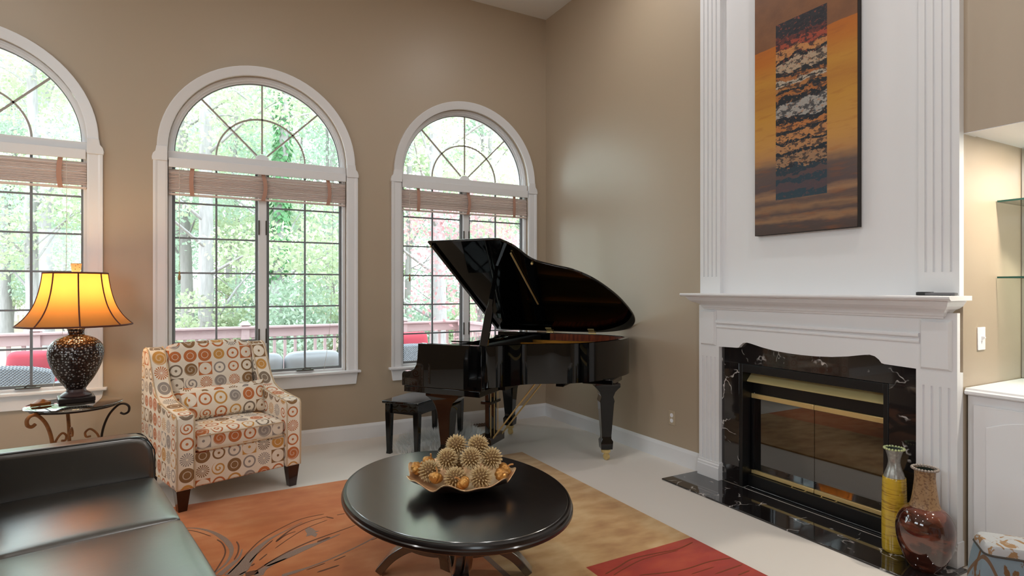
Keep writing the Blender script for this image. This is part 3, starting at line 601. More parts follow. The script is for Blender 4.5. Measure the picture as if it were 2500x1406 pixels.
LID = lidslab(lp, 0, .021).build('lid', 'black_lacquer', PIANO, bevel=.005)
lidslab([(.125, .74), (.155, .74), (.155, -.70), (.125, -.70)], -.022, -.0005).build('lid_batten', 'black_lacquer', LID, bevel=.003)
for u, v in ((.115, .72), (.925, .44)): b = MB().sphere(lidpt(u, v, -.006), .012, 10, 8); b.build('lid_bumper', 'brass', LID, smooth=60)
for u in (.70, 1.13):
    MB().box(u-.035, u+.035, .725, .738, .955, 1.008).build('hinge', 'brass', PIANO, bevel=.002); lidslab([(u-.03, -.735), (u+.03, -.735), (u+.03, -.68), (u-.03, -.68)], -.006, -.0005).build('hinge', 'brass', PIANO)
    MB().tube([(u-.036, .745, 1.014), (u+.036, .745, 1.014)], .009, 10).build('hinge_pin', 'brass', PIANO, smooth=60)
t0 = Vector((.705, -.695, .985)); t1 = Vector(lidpt(.585, .39, -.004))
MB().tube([t0, t0.lerp(t1, .42), t0.lerp(t1, .5)+Vector((0, .0, 0)), t1], [1.25, 1.25, .8, .55], flat=(.05, .03)).build('lid_prop', 'black_lacquer', PIANO, bevel=.004)
p0 = Vector(lidpt(.80, .60, -.012)); p1 = Vector(lidpt(.76, -.2, -.012)); MB().tube([p0, p1], .008, 8).build('short_prop', 'brass', LID, smooth=60)
def pleg(u, v, ztop, wide=.15, rot=0.):
    G = MB(); S = [(.0, ztop, wide, .085), (1, ztop-.03, wide, .085), (2, ztop-.045, wide*.86, .075), (3, ztop-.075, wide*.62, .068), (4, ztop-.115, wide*.48, .062), (5, ztop-.15, .062, .060), (6, ztop-.17, .058, .058), (7, .215, .040, .040), (8, .185, .040, .040), (9, .165, .052, .052), (10, .098, .048, .048), (11, .095, .040, .040)]
    c, s = cos(rot), sin(rot)
    G.rings([[(u+c*x-s*y, -v+s*x+c*y, z) for x, y in ((-a, -b_), (a, -b_), (a, b_), (-a, b_))] for _, z, a, b_ in S])
    o = G.build('leg', 'brown_lacquer' if False else 'black_lacquer', PIANO, bevel=.003)
    MB().lathe([(.037, .095), (.041, .092), (.038, .066), (.03, .062)], 20, (u, -v)).build('ferrule', 'brass', o, smooth=40)
    MB().tube([(u-.012+.012, -v-.011, .03), (u+.012, -v+.011, .03)], .028, 16).build('caster', 'brass', o, smooth=40); MB().box(u-.012, u+.022, -v-.016, -v+.016, .03, .064).build('caster_fork', 'brass', o, bevel=.004)
pleg(.33, .60, .622, .15); pleg(.33, -.60, .622, .12)
MB().box(1.26, 1.52, .02, .33, .655, .700).build('leg_plate', 'black_lacquer', PIANO, bevel=.006); pleg(1.42, -.17, .655, .105, .5)
# lyre
LY = MB().box(.33, .52, -.16, .16, .585, .622).build('lyre_block', 'black_lacquer', PIANO, bevel=.004)
for y in (-.06, .06): MB().box(.40, .44, y-.016, y+.016, .15, .585).build('lyre_post', 'black_lacquer', PIANO, bevel=.004)
MB().box(.37, .47, -.10, .10, .43, .455).build('lyre_crossbar', 'black_lacquer', PIANO, bevel=.003); MB().box(.35, .49, -.14, .14, .085, .155).build('pedal_box', 'brown_lacquer', PIANO, bevel=.006)
for y in (-.07, 0, .07):
    MB().rings([[(.34-.12*t, y-.012-.006*sin(pi*t), .105-.02*t), (.34-.12*t, y+.012+.006*sin(pi*t), .105-.02*t), (.34-.12*t, y+.012+.006*sin(pi*t), .113-.02*t), (.34-.12*t, y-.012-.006*sin(pi*t), .113-.02*t)] for t in [k/6 for k in range(7)]]).build('pedal', 'brass', PIANO, smooth=50)
    MB().tube([(.455, y, .15), (.455, y, .60)], .004, 6).build('pedal_rod', 'brass', PIANO, smooth=60)
for y in (-.09, .09): MB().tube([(.47, y, .12), (.93, y*1.15, .70)], .007, 8).build('lyre_brace', 'brass', PIANO, smooth=60)
for u, v0, v1 in ((.80, .62, -.72), (1.15, .28, -.72)): MB().box(u-.03, u+.03, -v0+.05, -v1-.03, .66, .70).build('beam', 'black_lacquer', PIANO)

BENCH = thing('piano_bench', (-1.44+sin(.64)*-.215-cos(.64)*.06, -.64+cos(.64)*.215-sin(.64)*.06, 0), -pi/2+.64, label='black wooden piano bench behind the keyboard', cat='bench')
MB().box(-.19, .19, -.42, .42, .445, .470).build('seat', 'black_lacquer', BENCH, bevel=.006)
for s in (-1, 1):
    MB().box(-.13, .13, s*.365-.012, s*.365+.012, .355, .445).build('apron', 'black_lacquer', BENCH); MB().box(s*.14-.011, s*.14+.011, -.36, .36, .355, .445).build('apron', 'black_lacquer', BENCH)
    for q in (-1, 1): MB().rings([[(s*.145+x*a, q*.37+y*a, z) for x, y in ((-1, -1), (1, -1), (1, 1), (-1, 1))] for z, a in ((0, .022), (.03, .019), (.34, .027), (.445, .027))]).build('leg', 'black_lacquer', BENCH, bevel=.003)
# sheepskin under the bench
SK = thing('sheepskin', (-1.45, -.50, 0), radians(37), label='fluffy white sheepskin on the carpet under the piano bench', cat='sheepskin')
r_ = random.Random(3); rad = lambda a: .50+.05*sin(3*a+1)+.04*sin(5*a)
MB().rings([[(rad(2*pi*j/28)*k*cos(2*pi*j/28)*1.0, rad(2*pi*j/28)*k*sin(2*pi*j/28)*.72, z) for j in range(28)] for k, z in ((1, .001), (1, .012), (.6, .025), (.1, .028))]).build('hide', 'fur', SK, smooth=60)
b = MB()
for _ in range(5200):
    a = r_.uniform(0, 2*pi); k = sqrt(r_.random()); x = rad(a)*k*cos(a); y = rad(a)*k*sin(a)*.72; h = r_.uniform(.035, .075); ta = a+r_.uniform(-.8, .8); l = r_.uniform(.02, .065); wd = .0055
    nx, ny = -sin(ta)*wd, cos(ta)*wd
    b.add([(x+nx, y+ny, .01), (x-nx, y-ny, .01), (x+l*cos(ta), y+l*sin(ta), .012+h)], [(0, 1, 2)])
b.build('fur', 'fur', SK, kind='stuff')
V_ = thing('floor_register', (-.92, -.085, 0), label='brown floor heating register against the back wall under the piano', cat='vent')
MB().box(-.14, .14, -.045, .045, .001, .012).build('frame', 'vent_brown', V_, bevel=.003)
for k in range(9): MB().box(-.125+.03*k, -.117+.03*k, -.035, .035, .012, .018).build('louver', 'vent_brown', V_)

# ------------------------------------------------------------------ coffee table, bowl and what lies in it
TX, TY, TZ = -2.352, -2.885, .455
CTB = thing('coffee_table', (TX, TY, .014), label='oval dark wood coffee table with arched pedestal base on the rug', cat='table')
Z0 = .014; AX, AY = .535, .70
tp = [(.96, TZ-Z0-.048), (.985, TZ-Z0-.046), (1.0, TZ-Z0-.038), (1.0, TZ-Z0-.026), (.992, TZ-Z0-.022), (.992, TZ-Z0-.016), (.986, TZ-Z0-.007), (.974, TZ-Z0-.003), (.958, TZ-Z0-.003)]
TOP = MB().lathe([(.96, TZ-Z0-.046), (.9575, TZ-Z0-.002), (.955, TZ-Z0)], 96, sx=AX, sy=AY).build('top', 'table_wood', CTB, smooth=25)
MB().lathe(tp, 96, sx=AX, sy=AY, caps=False).build('edge_molding', 'table_edge', TOP, smooth=25)
MB().rings([[(AX*k*cos(2*pi*j/72), AY*k*sin(2*pi*j/72), z) for j in range(72)] for k, z in ((.64, TZ-Z0-.075), (.66, TZ-Z0-.07), (.66, TZ-Z0-.05))]).build('apron_ring', 'table_wood', CTB, smooth=40)
for k in range(4):
    a = radians(-113+90*k); c, s = cos(a), sin(a); ex, ey = .80, 1.08
    P = [(.05, .115), (.15, .12), (.26, .15), (.36, .22), (.425, .31), (.45, .385)]
    for off in (-.021, .021):
        MB().tube([(c*r*ex-s*off, s*r*ey+c*off, z) for r, z in [(p.x, p.y) for p in spline([(r, z, 0) for r, z in P], 5)]], 1, flat=(.034, .036)).build('upper_rib', 'table_wood', CTB, bevel=.004)
    Q = [(.04, .115), (.14, .15), (.25, .145), (.35, .10), (.42, .04), (.445, .014)]
    MB().tube([(c*r*ex, s*r*ey, z) for r, z in [(p.x, p.y) for p in spline([(r, z, 0) for r, z in Q], 5)]], [1.0-.25*t/25 for t in range(26)], flat=(.085, .048)).build('foot', 'table_wood', CTB, bevel=.006)
MB().lathe([(.035, .018), (.075, .045), (.08, .09), (.085, .10), (.085, .14), (.06, .16)], 8).build('hub', 'table_wood', CTB, bevel=.003)
for rr, z in ((.26, .225), (.29, .255)): MB().tube([(rr*cos(2*pi*j/40)*.9, rr*sin(2*pi*j/40)*1.05, z) for j in range(40)], .009, 8, closed=True).build('inner_ring', 'table_wood', CTB, smooth=60)
BWL = thing('decorative_bowl', (-2.335, -2.925, TZ), radians(-28), label='wavy rimmed gold bowl on the oval coffee table', cat='bowl')
def bowl(t, a, off=0.):                               # t 0 centre .. 1 rim
    wv = t**3*(.55*sin(7*a+.6)+.45*sin(11*a+2)); r = .262*t*(1+.06*wv); z = .006+.072*t**2.2+.024*wv
    return (r*1.0*cos(a), r*.93*sin(a), z+off)
bi = MB(); N = 96; bi.rings([[bowl(t, 2*pi*j/N, .004) for j in range(N)] for t in (.02, .2, .4, .6, .75, .88, .95, 1.)], caps=False); bi.build('inner_face', 'gold_bowl', BWL, smooth=60)
bo = MB(); bo.rings([[bowl(t, 2*pi*j/N, -.003) for j in range(N)] for t in (.02, .2, .4, .6, .75, .88, .95, 1.)], caps=False); bo.build('outer_face', 'bowl_dark', BWL, smooth=60)
br = MB(); br.rings([[bowl(1., 2*pi*j/N, -.003), bowl(1.012, 2*pi*j/N, .000), bowl(1., 2*pi*j/N, .004)] for j in range(N)], closed=True); br.build('rim', 'gold_bowl', BWL, smooth=60)
MB().lathe([(.07, 0), (.075, .004), (.06, .008)], 32).build('foot_ring', 'bowl_dark', BWL, smooth=40)
core_me = MB().sphere((0, 0, 0), .042, 16, 12).mesh('core', 'gold_core', smooth=60); b = MB(); nS = 125
for k in range(nS):
    z = 1-2*(k+.5)/nS; a = k*2.39996; rr = sqrt(1-z*z); n = Vector((rr*cos(a), rr*sin(a), z)); t = n.orthogonal().normalized(); q = n.cross(t)
    base = n*.040; mid = n*.052; wd = .0034
    b.add([tuple(base+t*wd), tuple(base+q*wd), tuple(base-t*wd), tuple(base-q*wd), tuple(mid+t*.0044), tuple(mid+q*.0044), tuple(mid-t*.0044), tuple(mid-q*.0044), tuple(n*.062)], [(0, 1, 5, 4), (1, 2, 6, 5), (2, 3, 7, 6), (3, 0, 4, 7), (4, 5, 8), (5, 6, 8), (6, 7, 8), (7, 4, 8)])
spike_me = b.mesh('spikes', 'gold_spike')
BALLS = [(-2.332, -2.868, .655, 'left one of the two topmost balls'), (-2.243, -2.935, .658, 'right one of the two topmost balls'), (-2.402, -2.915, .607, 'ball below the topmost left one'), (-2.305, -2.985, .615, 'ball in the middle of the heap'), (-2.200, -3.000, .605, 'rightmost ball of the heap'), (-2.478, -2.870, .548, 'leftmost ball of the heap'), (-2.402, -3.015, .542, 'front ball between two pumpkins'), (-2.292, -3.068, .545, 'front ball at the lower right'), (-2.325, -2.83, .550, 'backmost ball, mostly hidden behind the heap')]
for k, (x, y, z, lb) in enumerate(BALLS):
    o = thing('spiky_ball', (x, y, z), 0, 'spiky gold ball in the bowl, ' + lb, 'ornament', 'spiky gold balls in the bowl'); o.rotation_euler = (k*1.3, k*.7, k*2.1)
    inst(core_me, 'core', o, scale=(.94,)*3); inst(spike_me, 'spikes', o, scale=(.94,)*3)
pm = MB(); NP = 48
pm.rings([[(sin(p)*.031*(.86+.14*abs(cos(4*2*pi*j/NP)))*cos(2*pi*j/NP), sin(p)*.031*(.86+.14*abs(cos(4*2*pi*j/NP)))*sin(2*pi*j/NP), -.023*cos(p)+(.005*sin(p))) for j in range(NP)] for p in [pi*i/12 for i in [.2]+list(range(1, 12))+[11.8]]])
pm_me = pm.mesh('pumpkin_flesh', 'gold_pumpkin', smooth=70); st_me = MB().tube(spline([(0, 0, .022), (.002, 0, .034), (.010, .003, .044)], 4), [.006]+[.004]*8, 7).mesh('stem', 'pumpkin_stem', smooth=60)
for x, y, z, rx, ry, lb in ((-2.478, -2.955, .535, .5, -.3, 'small gold pumpkin at the front left of the bowl'), (-2.385, -3.075, .531, .6, .5, 'small gold pumpkin at the front middle of the bowl'), (-2.188, -3.075, .540, .4, .9, 'small gold pumpkin at the right of the bowl'), (-2.430, -2.730, .545, -.3, -.3, 'small gold pumpkin at the back left of the bowl'), (-2.145, -3.03, .548, -.2, .9, 'small gold pumpkin against the right rim of the bowl'), (-2.52, -2.80, .545, -.2, -.9, 'small gold pumpkin against the left rim of the bowl')):
    T = thing('gold_pumpkin', (x, y, z), 0, lb, 'pumpkin', 'gold pumpkins in the bowl'); T.rotation_euler = (rx, ry, x*9); inst(pm_me, 'flesh', T, scale=(1.15,)*3); inst(st_me, 'stem', T, scale=(1.15,)*3)

# ------------------------------------------------------------------ armchair (local x right, y to the back, front edge y=0)
ARM = thing('armchair', (-3.205, -1.225, 0), radians(17.5), label='cream armchair with orange, brown and grey circle pattern', cat='armchair')
side = [(0, .155), (0, .615), (.012, .632), (.05, .640), (.22, .652), (.36, .672), (.44, .705), (.50, .77), (.555, .87), (.60, .965), (.635, 1.005), (.68, 1.022), (.745, 1.018), (.775, .98), (.79, .80), (.80, .155)]
for s in (-1, 1):
    x0, x1 = (-.415, -.30) if s < 0 else (.30, .415)
    o = MB().prism(side, 'x', x0, x1).build('arm', 'circle_fabric', ARM, bevel=.016, uv=True, seg=3)
    for x in (x0+.006, x1-.006):
        MB().tube([(x, .001, .16), (x, -.003, .40), (x, .0, .61), (x, .018, .634), (x, .22, .655), (x, .36, .675), (x, .44, .708), (x, .50, .773), (x, .555, .873), (x, .605, .97), (x, .64, 1.008), (x, .69, 1.024)], .004, 6).build('welt', 'welt_fabric', o, smooth=60)
MB().box(-.30, .30, .022, .75, .155, .375).build('seat_base', 'circle_fabric', ARM, bevel=.012, uv=True)
CUS = MB().soft(-.298, .298, .004, .60, .372, .505, .045, (.0, -.008, .018), 12).build('seat_cushion', 'circle_fabric', ARM, smooth=50, uv=True)
for z in (.392, .487): MB().tube([(x, .004-.008*max(0, 1-(x/.29)**2), z) for x in [-.28+.04*k for k in range(15)]], .0045, 6).build('welt', 'welt_fabric', CUS, smooth=60)
bk = MB().soft(-.302, .302, -.085, .085, -.30, .30, .06, (0, -.02, .02), 12)
bk.tf(Matrix.Translation((0, .625, .735)) @ Matrix.Rotation(radians(-12), 4, 'X')); bk.build('back_cushion', 'circle_fabric', ARM, smooth=50, uv=True)
MB().prism([(.66, .155), (.80, .155), (.79, .80), (.775, .975), (.73, .995), (.69, .96), (.66, .6)], 'x', -.30, .30).build('back_frame', 'circle_fabric', ARM, bevel=.012, uv=True)
for x, y in ((-.365, .055), (.365, .055), (-.365, .745), (.365, .745)):
    zf = .014 if y < .3 and x < 0 else .0
    MB().rings([[(x+dx*a, y+dy*a, z) for dx, dy in ((-1, -1), (1, -1), (1, 1), (-1, 1))] for z, a in ((zf, .026), (.156, .042))]).build('leg', 'leg_wood', ARM, bevel=.003)
PW = thing('lumbar_pillow', (-3.205+.02*cos(.305)-.39*sin(.305), -1.225+.02*sin(.305)+.39*cos(.305), .515), radians(17.5), label='rectangular circle patterned lumbar pillow on the armchair seat', cat='pillow')
pwm = MB(); nn = 18
def pil(u, v, sg):
    e = (1-abs(u)**2.6)*(1-abs(v)**2.2); px_ = .285*u*(1+.05*abs(v)**4); pz_ = .112*v*(1+.10*abs(u)**5); return (px_, sg*.068*max(e, 0)**.55, pz_)
for sg in (-1, 1):
    vs = [pil(-1+2*i/nn, -1+2*j/nn, sg) for i in range(nn+1) for j in range(nn+1)]; pwm.add(vs, [(i*(nn+1)+j, (i+1)*(nn+1)+j, (i+1)*(nn+1)+j+1, i*(nn+1)+j+1) for i in range(nn) for j in range(nn)])
pwm.tf(Matrix.Translation((0, 0, .116)) @ Matrix.Rotation(radians(-16), 4, 'X')); pwm.build('cover', 'circle_fabric', PW, smooth=70, uv=True)

# ------------------------------------------------------------------ leather sofa (local x: facing, y: towards the far arm)
SOFA = thing('leather_sofa', (-3.70, -1.93, .0), radians(11), label='black leather sofa with low rounded arm on the left', cat='sofa')
ZS = .0
for k in range(3):
    y1 = -.005-.735*k; c_ = MB().soft(-.66, .015, y1-.735, y1, .235, .447, .018, (.012, .0, .024), 18).build('seat_cushion', 'leather', SOFA, smooth=60)
    MB().tube([(.008, y1-.70+.05*t, .436) for t in range(14)], .0035, 6).build('welt', 'leather_welt', c_, smooth=60)
    MB().soft(-.86, -.645, y1-.728, y1, .36, .84, .07, (.03, 0, .02), 10).build('back_cushion', 'leather', SOFA, smooth=60)
MB().box(-.90, -.02, -2.215, 0, .07, .24).build('base', 'leather', SOFA, bevel=.02, seg=3); MB().box(-.93, -.80, -2.215, 0, .10, .80).build('back_frame', 'leather', SOFA, bevel=.03, seg=3)
for y0 in (.0, -2.35):
    pr_ = [(-.92, .07), (.005, .07), (.018, .10), (.022, .52), (.012, .595), (-.015, .64), (-.055, .660), (-.10, .665), (-.92, .675)]
    a_ = MB().prism([(x, z) for x, z in pr_], 'y', y0, y0+.135).build('arm', 'leather', SOFA, bevel=.030, seg=4)
    for yy in (y0+.012, y0+.123): MB().tube(spline([(.016, yy, .10), (.021, yy, .52), (.010, yy, .595), (-.018, yy, .64), (-.06, yy, .657), (-.2, yy, .660), (-.9, yy, .668)], 4), .0035, 6).build('seam', 'leather_seam', a_, smooth=60)
for x in (-.06, -.86):
    for y in (.07, -2.28): MB().box(x-.03, x+.03, y-.03, y+.03, .0145, .071).build('foot', 'leg_wood', SOFA)

# ------------------------------------------------------------------ side table and lamp
ST = thing('side_table', (-4.20, -.775, 0), radians(10), label='round glass topped side table with scrolled iron legs', cat='side table')
MB().lathe([(.262, .668), (.268, .671), (.270, .675), (.268, .679), (.262, .682)], 64).build('glass_top', 'table_glass', ST, smooth=40)
for k, a in enumerate((-20, 100, 220)):
    c, s = cos(radians(a)), sin(radians(a)); P = [(.27, .0), (.245, .06), (.19, .18), (.155, .32), (.155, .46), (.19, .575), (.245, .645), (.285, .655), (.312, .635), (.310, .600), (.285, .585), (.262, .596)]
    MB().tube([(c*p.x, s*p.x, p.y+.003) for p in spline([(r, z, 0) for r, z in P], 5)], .0075 if k == 0 else .011, 8).build('leg', 'iron' if k == 0 else 'rust_iron', ST, smooth=60)
    Q = [(.155, .38), (.13, .46), (.09, .50), (.06, .48), (.065, .45), (.09, .452)]
    MB().tube([(c*p.x, s*p.x, p.y) for p in spline([(r, z, 0) for r, z in Q], 5)], .007, 8).build('scroll', 'rust_iron', ST, smooth=60)
MB().tube([(.235*cos(2*pi*j/48), .235*sin(2*pi*j/48), .660) for j in range(48)], .008, 8, closed=True).build('top_ring', 'iron', ST, smooth=60)
MB().tube([(.155*cos(2*pi*j/40), .155*sin(2*pi*j/40), .36) for j in range(40)], .006, 8, closed=True).build('brace_ring', 'rust_iron', ST, smooth=60)
LX, LYY, LZ = -4.205, -.690, .6825
LA = thing('table_lamp', (LX, LYY, LZ), radians(12), label='mosaic table lamp with gold bell shade on the side table', cat='lamp')
MB().box(-.10, .10, -.10, .10, 0, .034).build('base', 'lamp_dark', LA, bevel=.006)
MB().lathe([(.085, .034), (.088, .042), (.078, .054), (.058, .066), (.052, .085)], 40).build('foot', 'lamp_foot', LA, smooth=40)
bp_ = [(.052, .08), (.068, .105), (.098, .15), (.126, .205), (.148, .265), (.157, .315), (.155, .355), (.140, .392), (.112, .42), (.078, .437), (.054, .445), (.046, .452), (.046, .480), (.052, .492)]
MB().lathe([(p.x, p.y) for p in spline([(r, z, 0) for r, z in bp_], 4)], 56).build('body', 'lamp_mosaic', LA, smooth=60)
MB().lathe([(.05, .49), (.04, .497), (.018, .50), (.018, .60)], 24).build('neck', 'lamp_neck', LA, smooth=40)
sh = [(.322, .515), (.300, .535), (.262, .580), (.226, .645), (.202, .72), (.186, .80), (.178, .868)]
SH = [(p.x, p.y) for p in spline([(r, z, 0) for r, z in sh], 4)]; b = MB(); n6 = 48
lob = lambda a: 1-.03*(1-abs(cos(4*a)))
b.rings([[(r*lob(2*pi*j/n6)*cos(2*pi*j/n6), r*lob(2*pi*j/n6)*sin(2*pi*j/n6), z) for j in range(n6)] for r, z in SH], caps=False)
b.rings([[((r-.003)*lob(2*pi*j/n6)*cos(2*pi*j/n6), (r-.003)*lob(2*pi*j/n6)*sin(2*pi*j/n6), z) for j in range(n6)] for r, z in SH], caps=False) if False else None
SHD = b.build('shade', 'shade_cloth', LA, smooth=60)
for k in range(8):
    a = 2*pi*k/8; MB().tube([(r*1.005*cos(a), r*1.005*sin(a), z) for r, z in SH], .0045, 6).build('rib', 'shade_trim', SHD, smooth=60)
for r, z in (SH[0], SH[-1]): MB().tube([(r*lob(2*pi*j/n6)*cos(2*pi*j/n6), r*lob(2*pi*j/n6)*sin(2*pi*j/n6), z) for j in range(n6)], .006, 8, closed=True).build('trim_band', 'shade_trim', SHD, smooth=60)
MB().rings([[(x*a, y*a, z) for x, y in ((-1, -1), (1, -1), (1, 1), (-1, 1))] for z, a in ((.868, .022), (.935, .031))]).build('finial', 'finial_bone', LA, bevel=.004)
MB().tube([(0, 0, .60), (0, 0, .868)], .004, 6).build('harp', 'lamp_neck', LA)
MB().sphere((0, 0, .70), (.032, .032, .045), 16, 10).build('bulb', 'bulb', LA, smooth=60)
lp_ = bpy.data.lights.new('lamp_light', 'POINT'); lp_.energy = 13; lp_.color = (1., .68, .34); lp_.shadow_soft_size = .05
lo = bpy.data.objects.new('lamp_light', lp_); lo.location = (LX, LYY, LZ+.76); COL.objects.link(lo)
LF = thing('leaf_ornament', (-4.375, -.81, .6825), radians(20), label='small amber leaf shaped ornament beside the lamp on the glass table', cat='ornament')
b = MB(); b.rings([[(x, y*wd, z+.012*abs(y)**1.5) for y, z in ((-1, .012), (0, .004+h), (1, .012), (0, .001))] for x, wd, h in ((-.05, .003, .008), (-.035, .024, .028), (-.01, .036, .042), (.018, .030, .040), (.04, .016, .026), (.055, .003, .012))]); b.build('blade', 'amber_leaf', LF, smooth=50)
MB().tube([(.045, .0, .010), (.06, .006, .006), (.072, .012, .005)], .003, 6).build('stalk', 'iron', LF, smooth=60)

# ------------------------------------------------------------------ vases on the hearth
def vase(name, loc, label, parts, bead):
    T = thing(name, loc, 0, label, 'vase')
    for nm, prof, m in parts: MB().lathe([(p.x, p.y) for p in spline([(r, z, 0) for r, z in prof], 5)], 44, caps=(nm != 'neck')).build(nm, m, T, smooth=50)
    R, z, br, m, n = bead; b = MB()
    for k in range(n): b.sphere((R*cos(2*pi*k/n), R*sin(2*pi*k/n), z), br, 8, 6)
    b.build('beaded_rim', m, T, smooth=60)
    pr2 = parts[-1][1]; MB().lathe([(r-.006, z_) for r, z_ in pr2], 32, caps=False).build('inside', 'dark_inside', T, smooth=50)
    return T
vase('yellow_vase', (-.135, -3.80, .012), 'tall slim yellow glazed vase with silver neck on the hearth', [('body', [(.050, 0), (.054, .004), (.058, .02), (.060, .12), (.059, .28), (.056, .395), (.050, .402)], 'yellow_glaze'), ('neck', [(.052, .398), (.045, .425), (.033, .462), (.029, .495), (.036, .53), (.046, .558)], 'silver_glaze')], (.047, .560, .0065, 'green_bead', 20))
vase('brown_vase', (-.205, -3.985, .012), 'round bellied glossy brown vase with speckled neck on the hearth', [('body', [(.060, 0), (.066, .004), (.095, .05), (.120, .12), (.130, .19), (.122, .25), (.098, .295), (.068, .318)], 'brown_glaze'), ('neck', [(.070, .314), (.060, .345), (.052, .40), (.046, .46), (.047, .508)], 'stone_glaze')], (.056, .512, .007, 'bead_grey', 26))

# ------------------------------------------------------------------ patterned ottoman at the right edge
OT = thing('ottoman', (-.585, -4.675, 0), radians(-53.9), label='blue grey leaf patterned upholstered ottoman at the right edge', cat='ottoman')
b = MB(); S = [(.06, .292, .085), (.12, .306, .096), (.21, .312, .10), (.30, .308, .098), (.37, .300, .092), (.420, .290, .085)]
def rr_(a, b_, z, r=.03, n=5):
    pts = []
    for cx_, cy_, t0 in ((a-r, b_-r, 0), (-(a-r), b_-r, 90), (-(a-r), -(b_-r), 180), (a-r, -(b_-r), 270)):
        pts += [(cx_+r*cos(radians(t0+90*k/n)), cy_+r*sin(radians(t0+90*k/n)), z) for k in range(n+1)]
    return pts
OS = [(p.x, p.y, p.z) for p in spline(S, 3)]
b.rings([rr_(a, c_, z) for z, a, c_ in OS]); b.build('body', 'leaf_fabric', OT, smooth=40)
b = MB(); b.rings([rr_(.290, .085, .42), rr_(.289, .084, .445), rr_(.280, .075, .458), rr_(.25, .05, .463), rr_(.1, .035, .464)]); b.build('top_cushion', 'leaf_fabric_top', OT, smooth=40)
MB().tube(rr_(.291, .086, .423), .004, 6, closed=True).build('welt', 'dark_welt', OT, smooth=60)
for sx in (-1, 1):
    for sy in (-1, 1):
        MB().tube([(sx*(a-.014), sy*(c_-.014), z) for z, a, c_ in OS], .0035, 6).build('welt', 'dark_welt', OT, smooth=60); MB().box(sx*.23-.025, sx*.23+.025, sy*.045-.025, sy*.045+.025, 0, .065).build('foot', 'leg_wood', OT)

# ------------------------------------------------------------------ recessed ceiling lights (above the view) and niche light
for k, (x, y) in enumerate(CANS):
    T = thing('recessed_light', (x, y, CH), label='recessed ceiling light above the room', cat='ceiling light', group='recessed ceiling lights')
    MB().rings([[(r*cos(2*pi*j/32), r*sin(2*pi*j/32), z) for j in range(32)] for r, z in ((.10, -.001), (.10, -.006), (.082, -.008), (.078, -.001))], caps=False).build('trim_ring', 'white_trim', T, smooth=40)
    l = bpy.data.lights.new('can_light', 'AREA'); l.shape = 'DISK'; l.size = .15; l.energy = CAN_W; l.color = (1., .985, .965)
    o = bpy.data.objects.new('can_light', l); o.location = (x, y, CH-.01); COL.objects.link(o)
l = bpy.data.lights.new('niche_light', 'AREA'); l.shape = 'DISK'; l.size = .08; l.energy = 20; l.color = (1., .91, .78)
o = bpy.data.objects.new('niche_light', l); o.location = (.30, -4.62, NZ-.012); COL.objects.link(o)

# ------------------------------------------------------------------ outdoors: ground, deck, furniture, woods
def gz(x, y): return -.95 if y < 3 else -.95+1.5*min(1, (y-3)/32)**1.2+.08*sin(x*.7+y*.4)*min(1, (y-3)/4)
b = MB(); gx = [-60+4*i for i in range(31)]; gy = [-60, -30, -10, 0, 3]+[3+1.5*i for i in range(1, 25)]+[45, 60, 90]
b.add([(x, y, gz(x, y)) for x in gx for y in gy], [(i*len(gy)+j, (i+1)*len(gy)+j, (i+1)*len(gy)+j+1, i*len(gy)+j+1) for i in range(len(gx)-1) for j in range(len(gy)-1)])
b.build('ground', 'leaf_litter', kind='structure', smooth=60)
DZ = -.12; DX0, DX1, DY = -8.6, .25, 3.0
DK = thing('deck', (0, 0, DZ), kind='structure')
bd = MB().box(DX0, DX1+.1, 0, .132, -.04, 0).mesh('deck_board', 'deck_board')
for k in range(21): inst(bd, 'deck_board', DK, (0, .2+.139*k, 0))
MB().box(DX0, DX1+.1, .2, 3.1, -.25, -.045).build('deck_joists', 'deck_board', DK)
for x in (DX0+.1, -4.3, DX1): MB().box(x-.08, x+.08, 2.9, 3.06, -1.2, -.25).build('deck_post', 'deck_board', DK)
RL = thing('deck_railing', (0, DY, DZ), label='pinkish brown wooden deck railing with square balusters outside the windows', cat='railing')
MB().box(DX0, DX1, -.03, .03, .90, 1.02).build('top_rail', 'rail_paint', RL, bevel=.004); MB().box(DX0, DX1, -.07, .07, 1.02, 1.05).build('rail_cap', 'rail_paint', RL, bevel=.006); MB().box(DX0, DX1, -.02, .02, .08, .16).build('bottom_rail', 'rail_paint', RL)
MB().box(DX1-.03, DX1+.03, -2.7, 0, .90, 1.02).build('top_rail', 'rail_paint', RL); MB().box(DX1-.07, DX1+.07, -2.7, 0, 1.02, 1.05).build('rail_cap', 'rail_paint', RL); MB().box(DX1-.02, DX1+.02, -2.7, 0, .08, .16).build('bottom_rail', 'rail_paint', RL)
bal = MB().box(-.018, .018, -.018, .018, .16, .90).mesh('baluster', 'rail_paint')
k = DX0+.12
while k < DX1: inst(bal, 'baluster', RL, (k, 0, 0)); k += .135
for k in range(19): inst(bal, 'baluster', RL, (DX1, -.14-.135*k, 0))
for x in (-7.35, -5.13, -2.91, -.70, DX1):
    p = MB().box(x-.05, x+.05, -.05, .05, 0, 1.07).build('post', 'rail_paint', RL, bevel=.004); MB().hexa([(x-.07, -.07, 1.07), (x+.07, -.07, 1.07), (x+.07, .07, 1.07), (x-.07, .07, 1.07), (x-.03, -.03, 1.12), (x+.03, -.03, 1.12), (x+.03, .03, 1.12), (x-.03, .03, 1.12)]).build('post_cap', 'rail_paint', p)
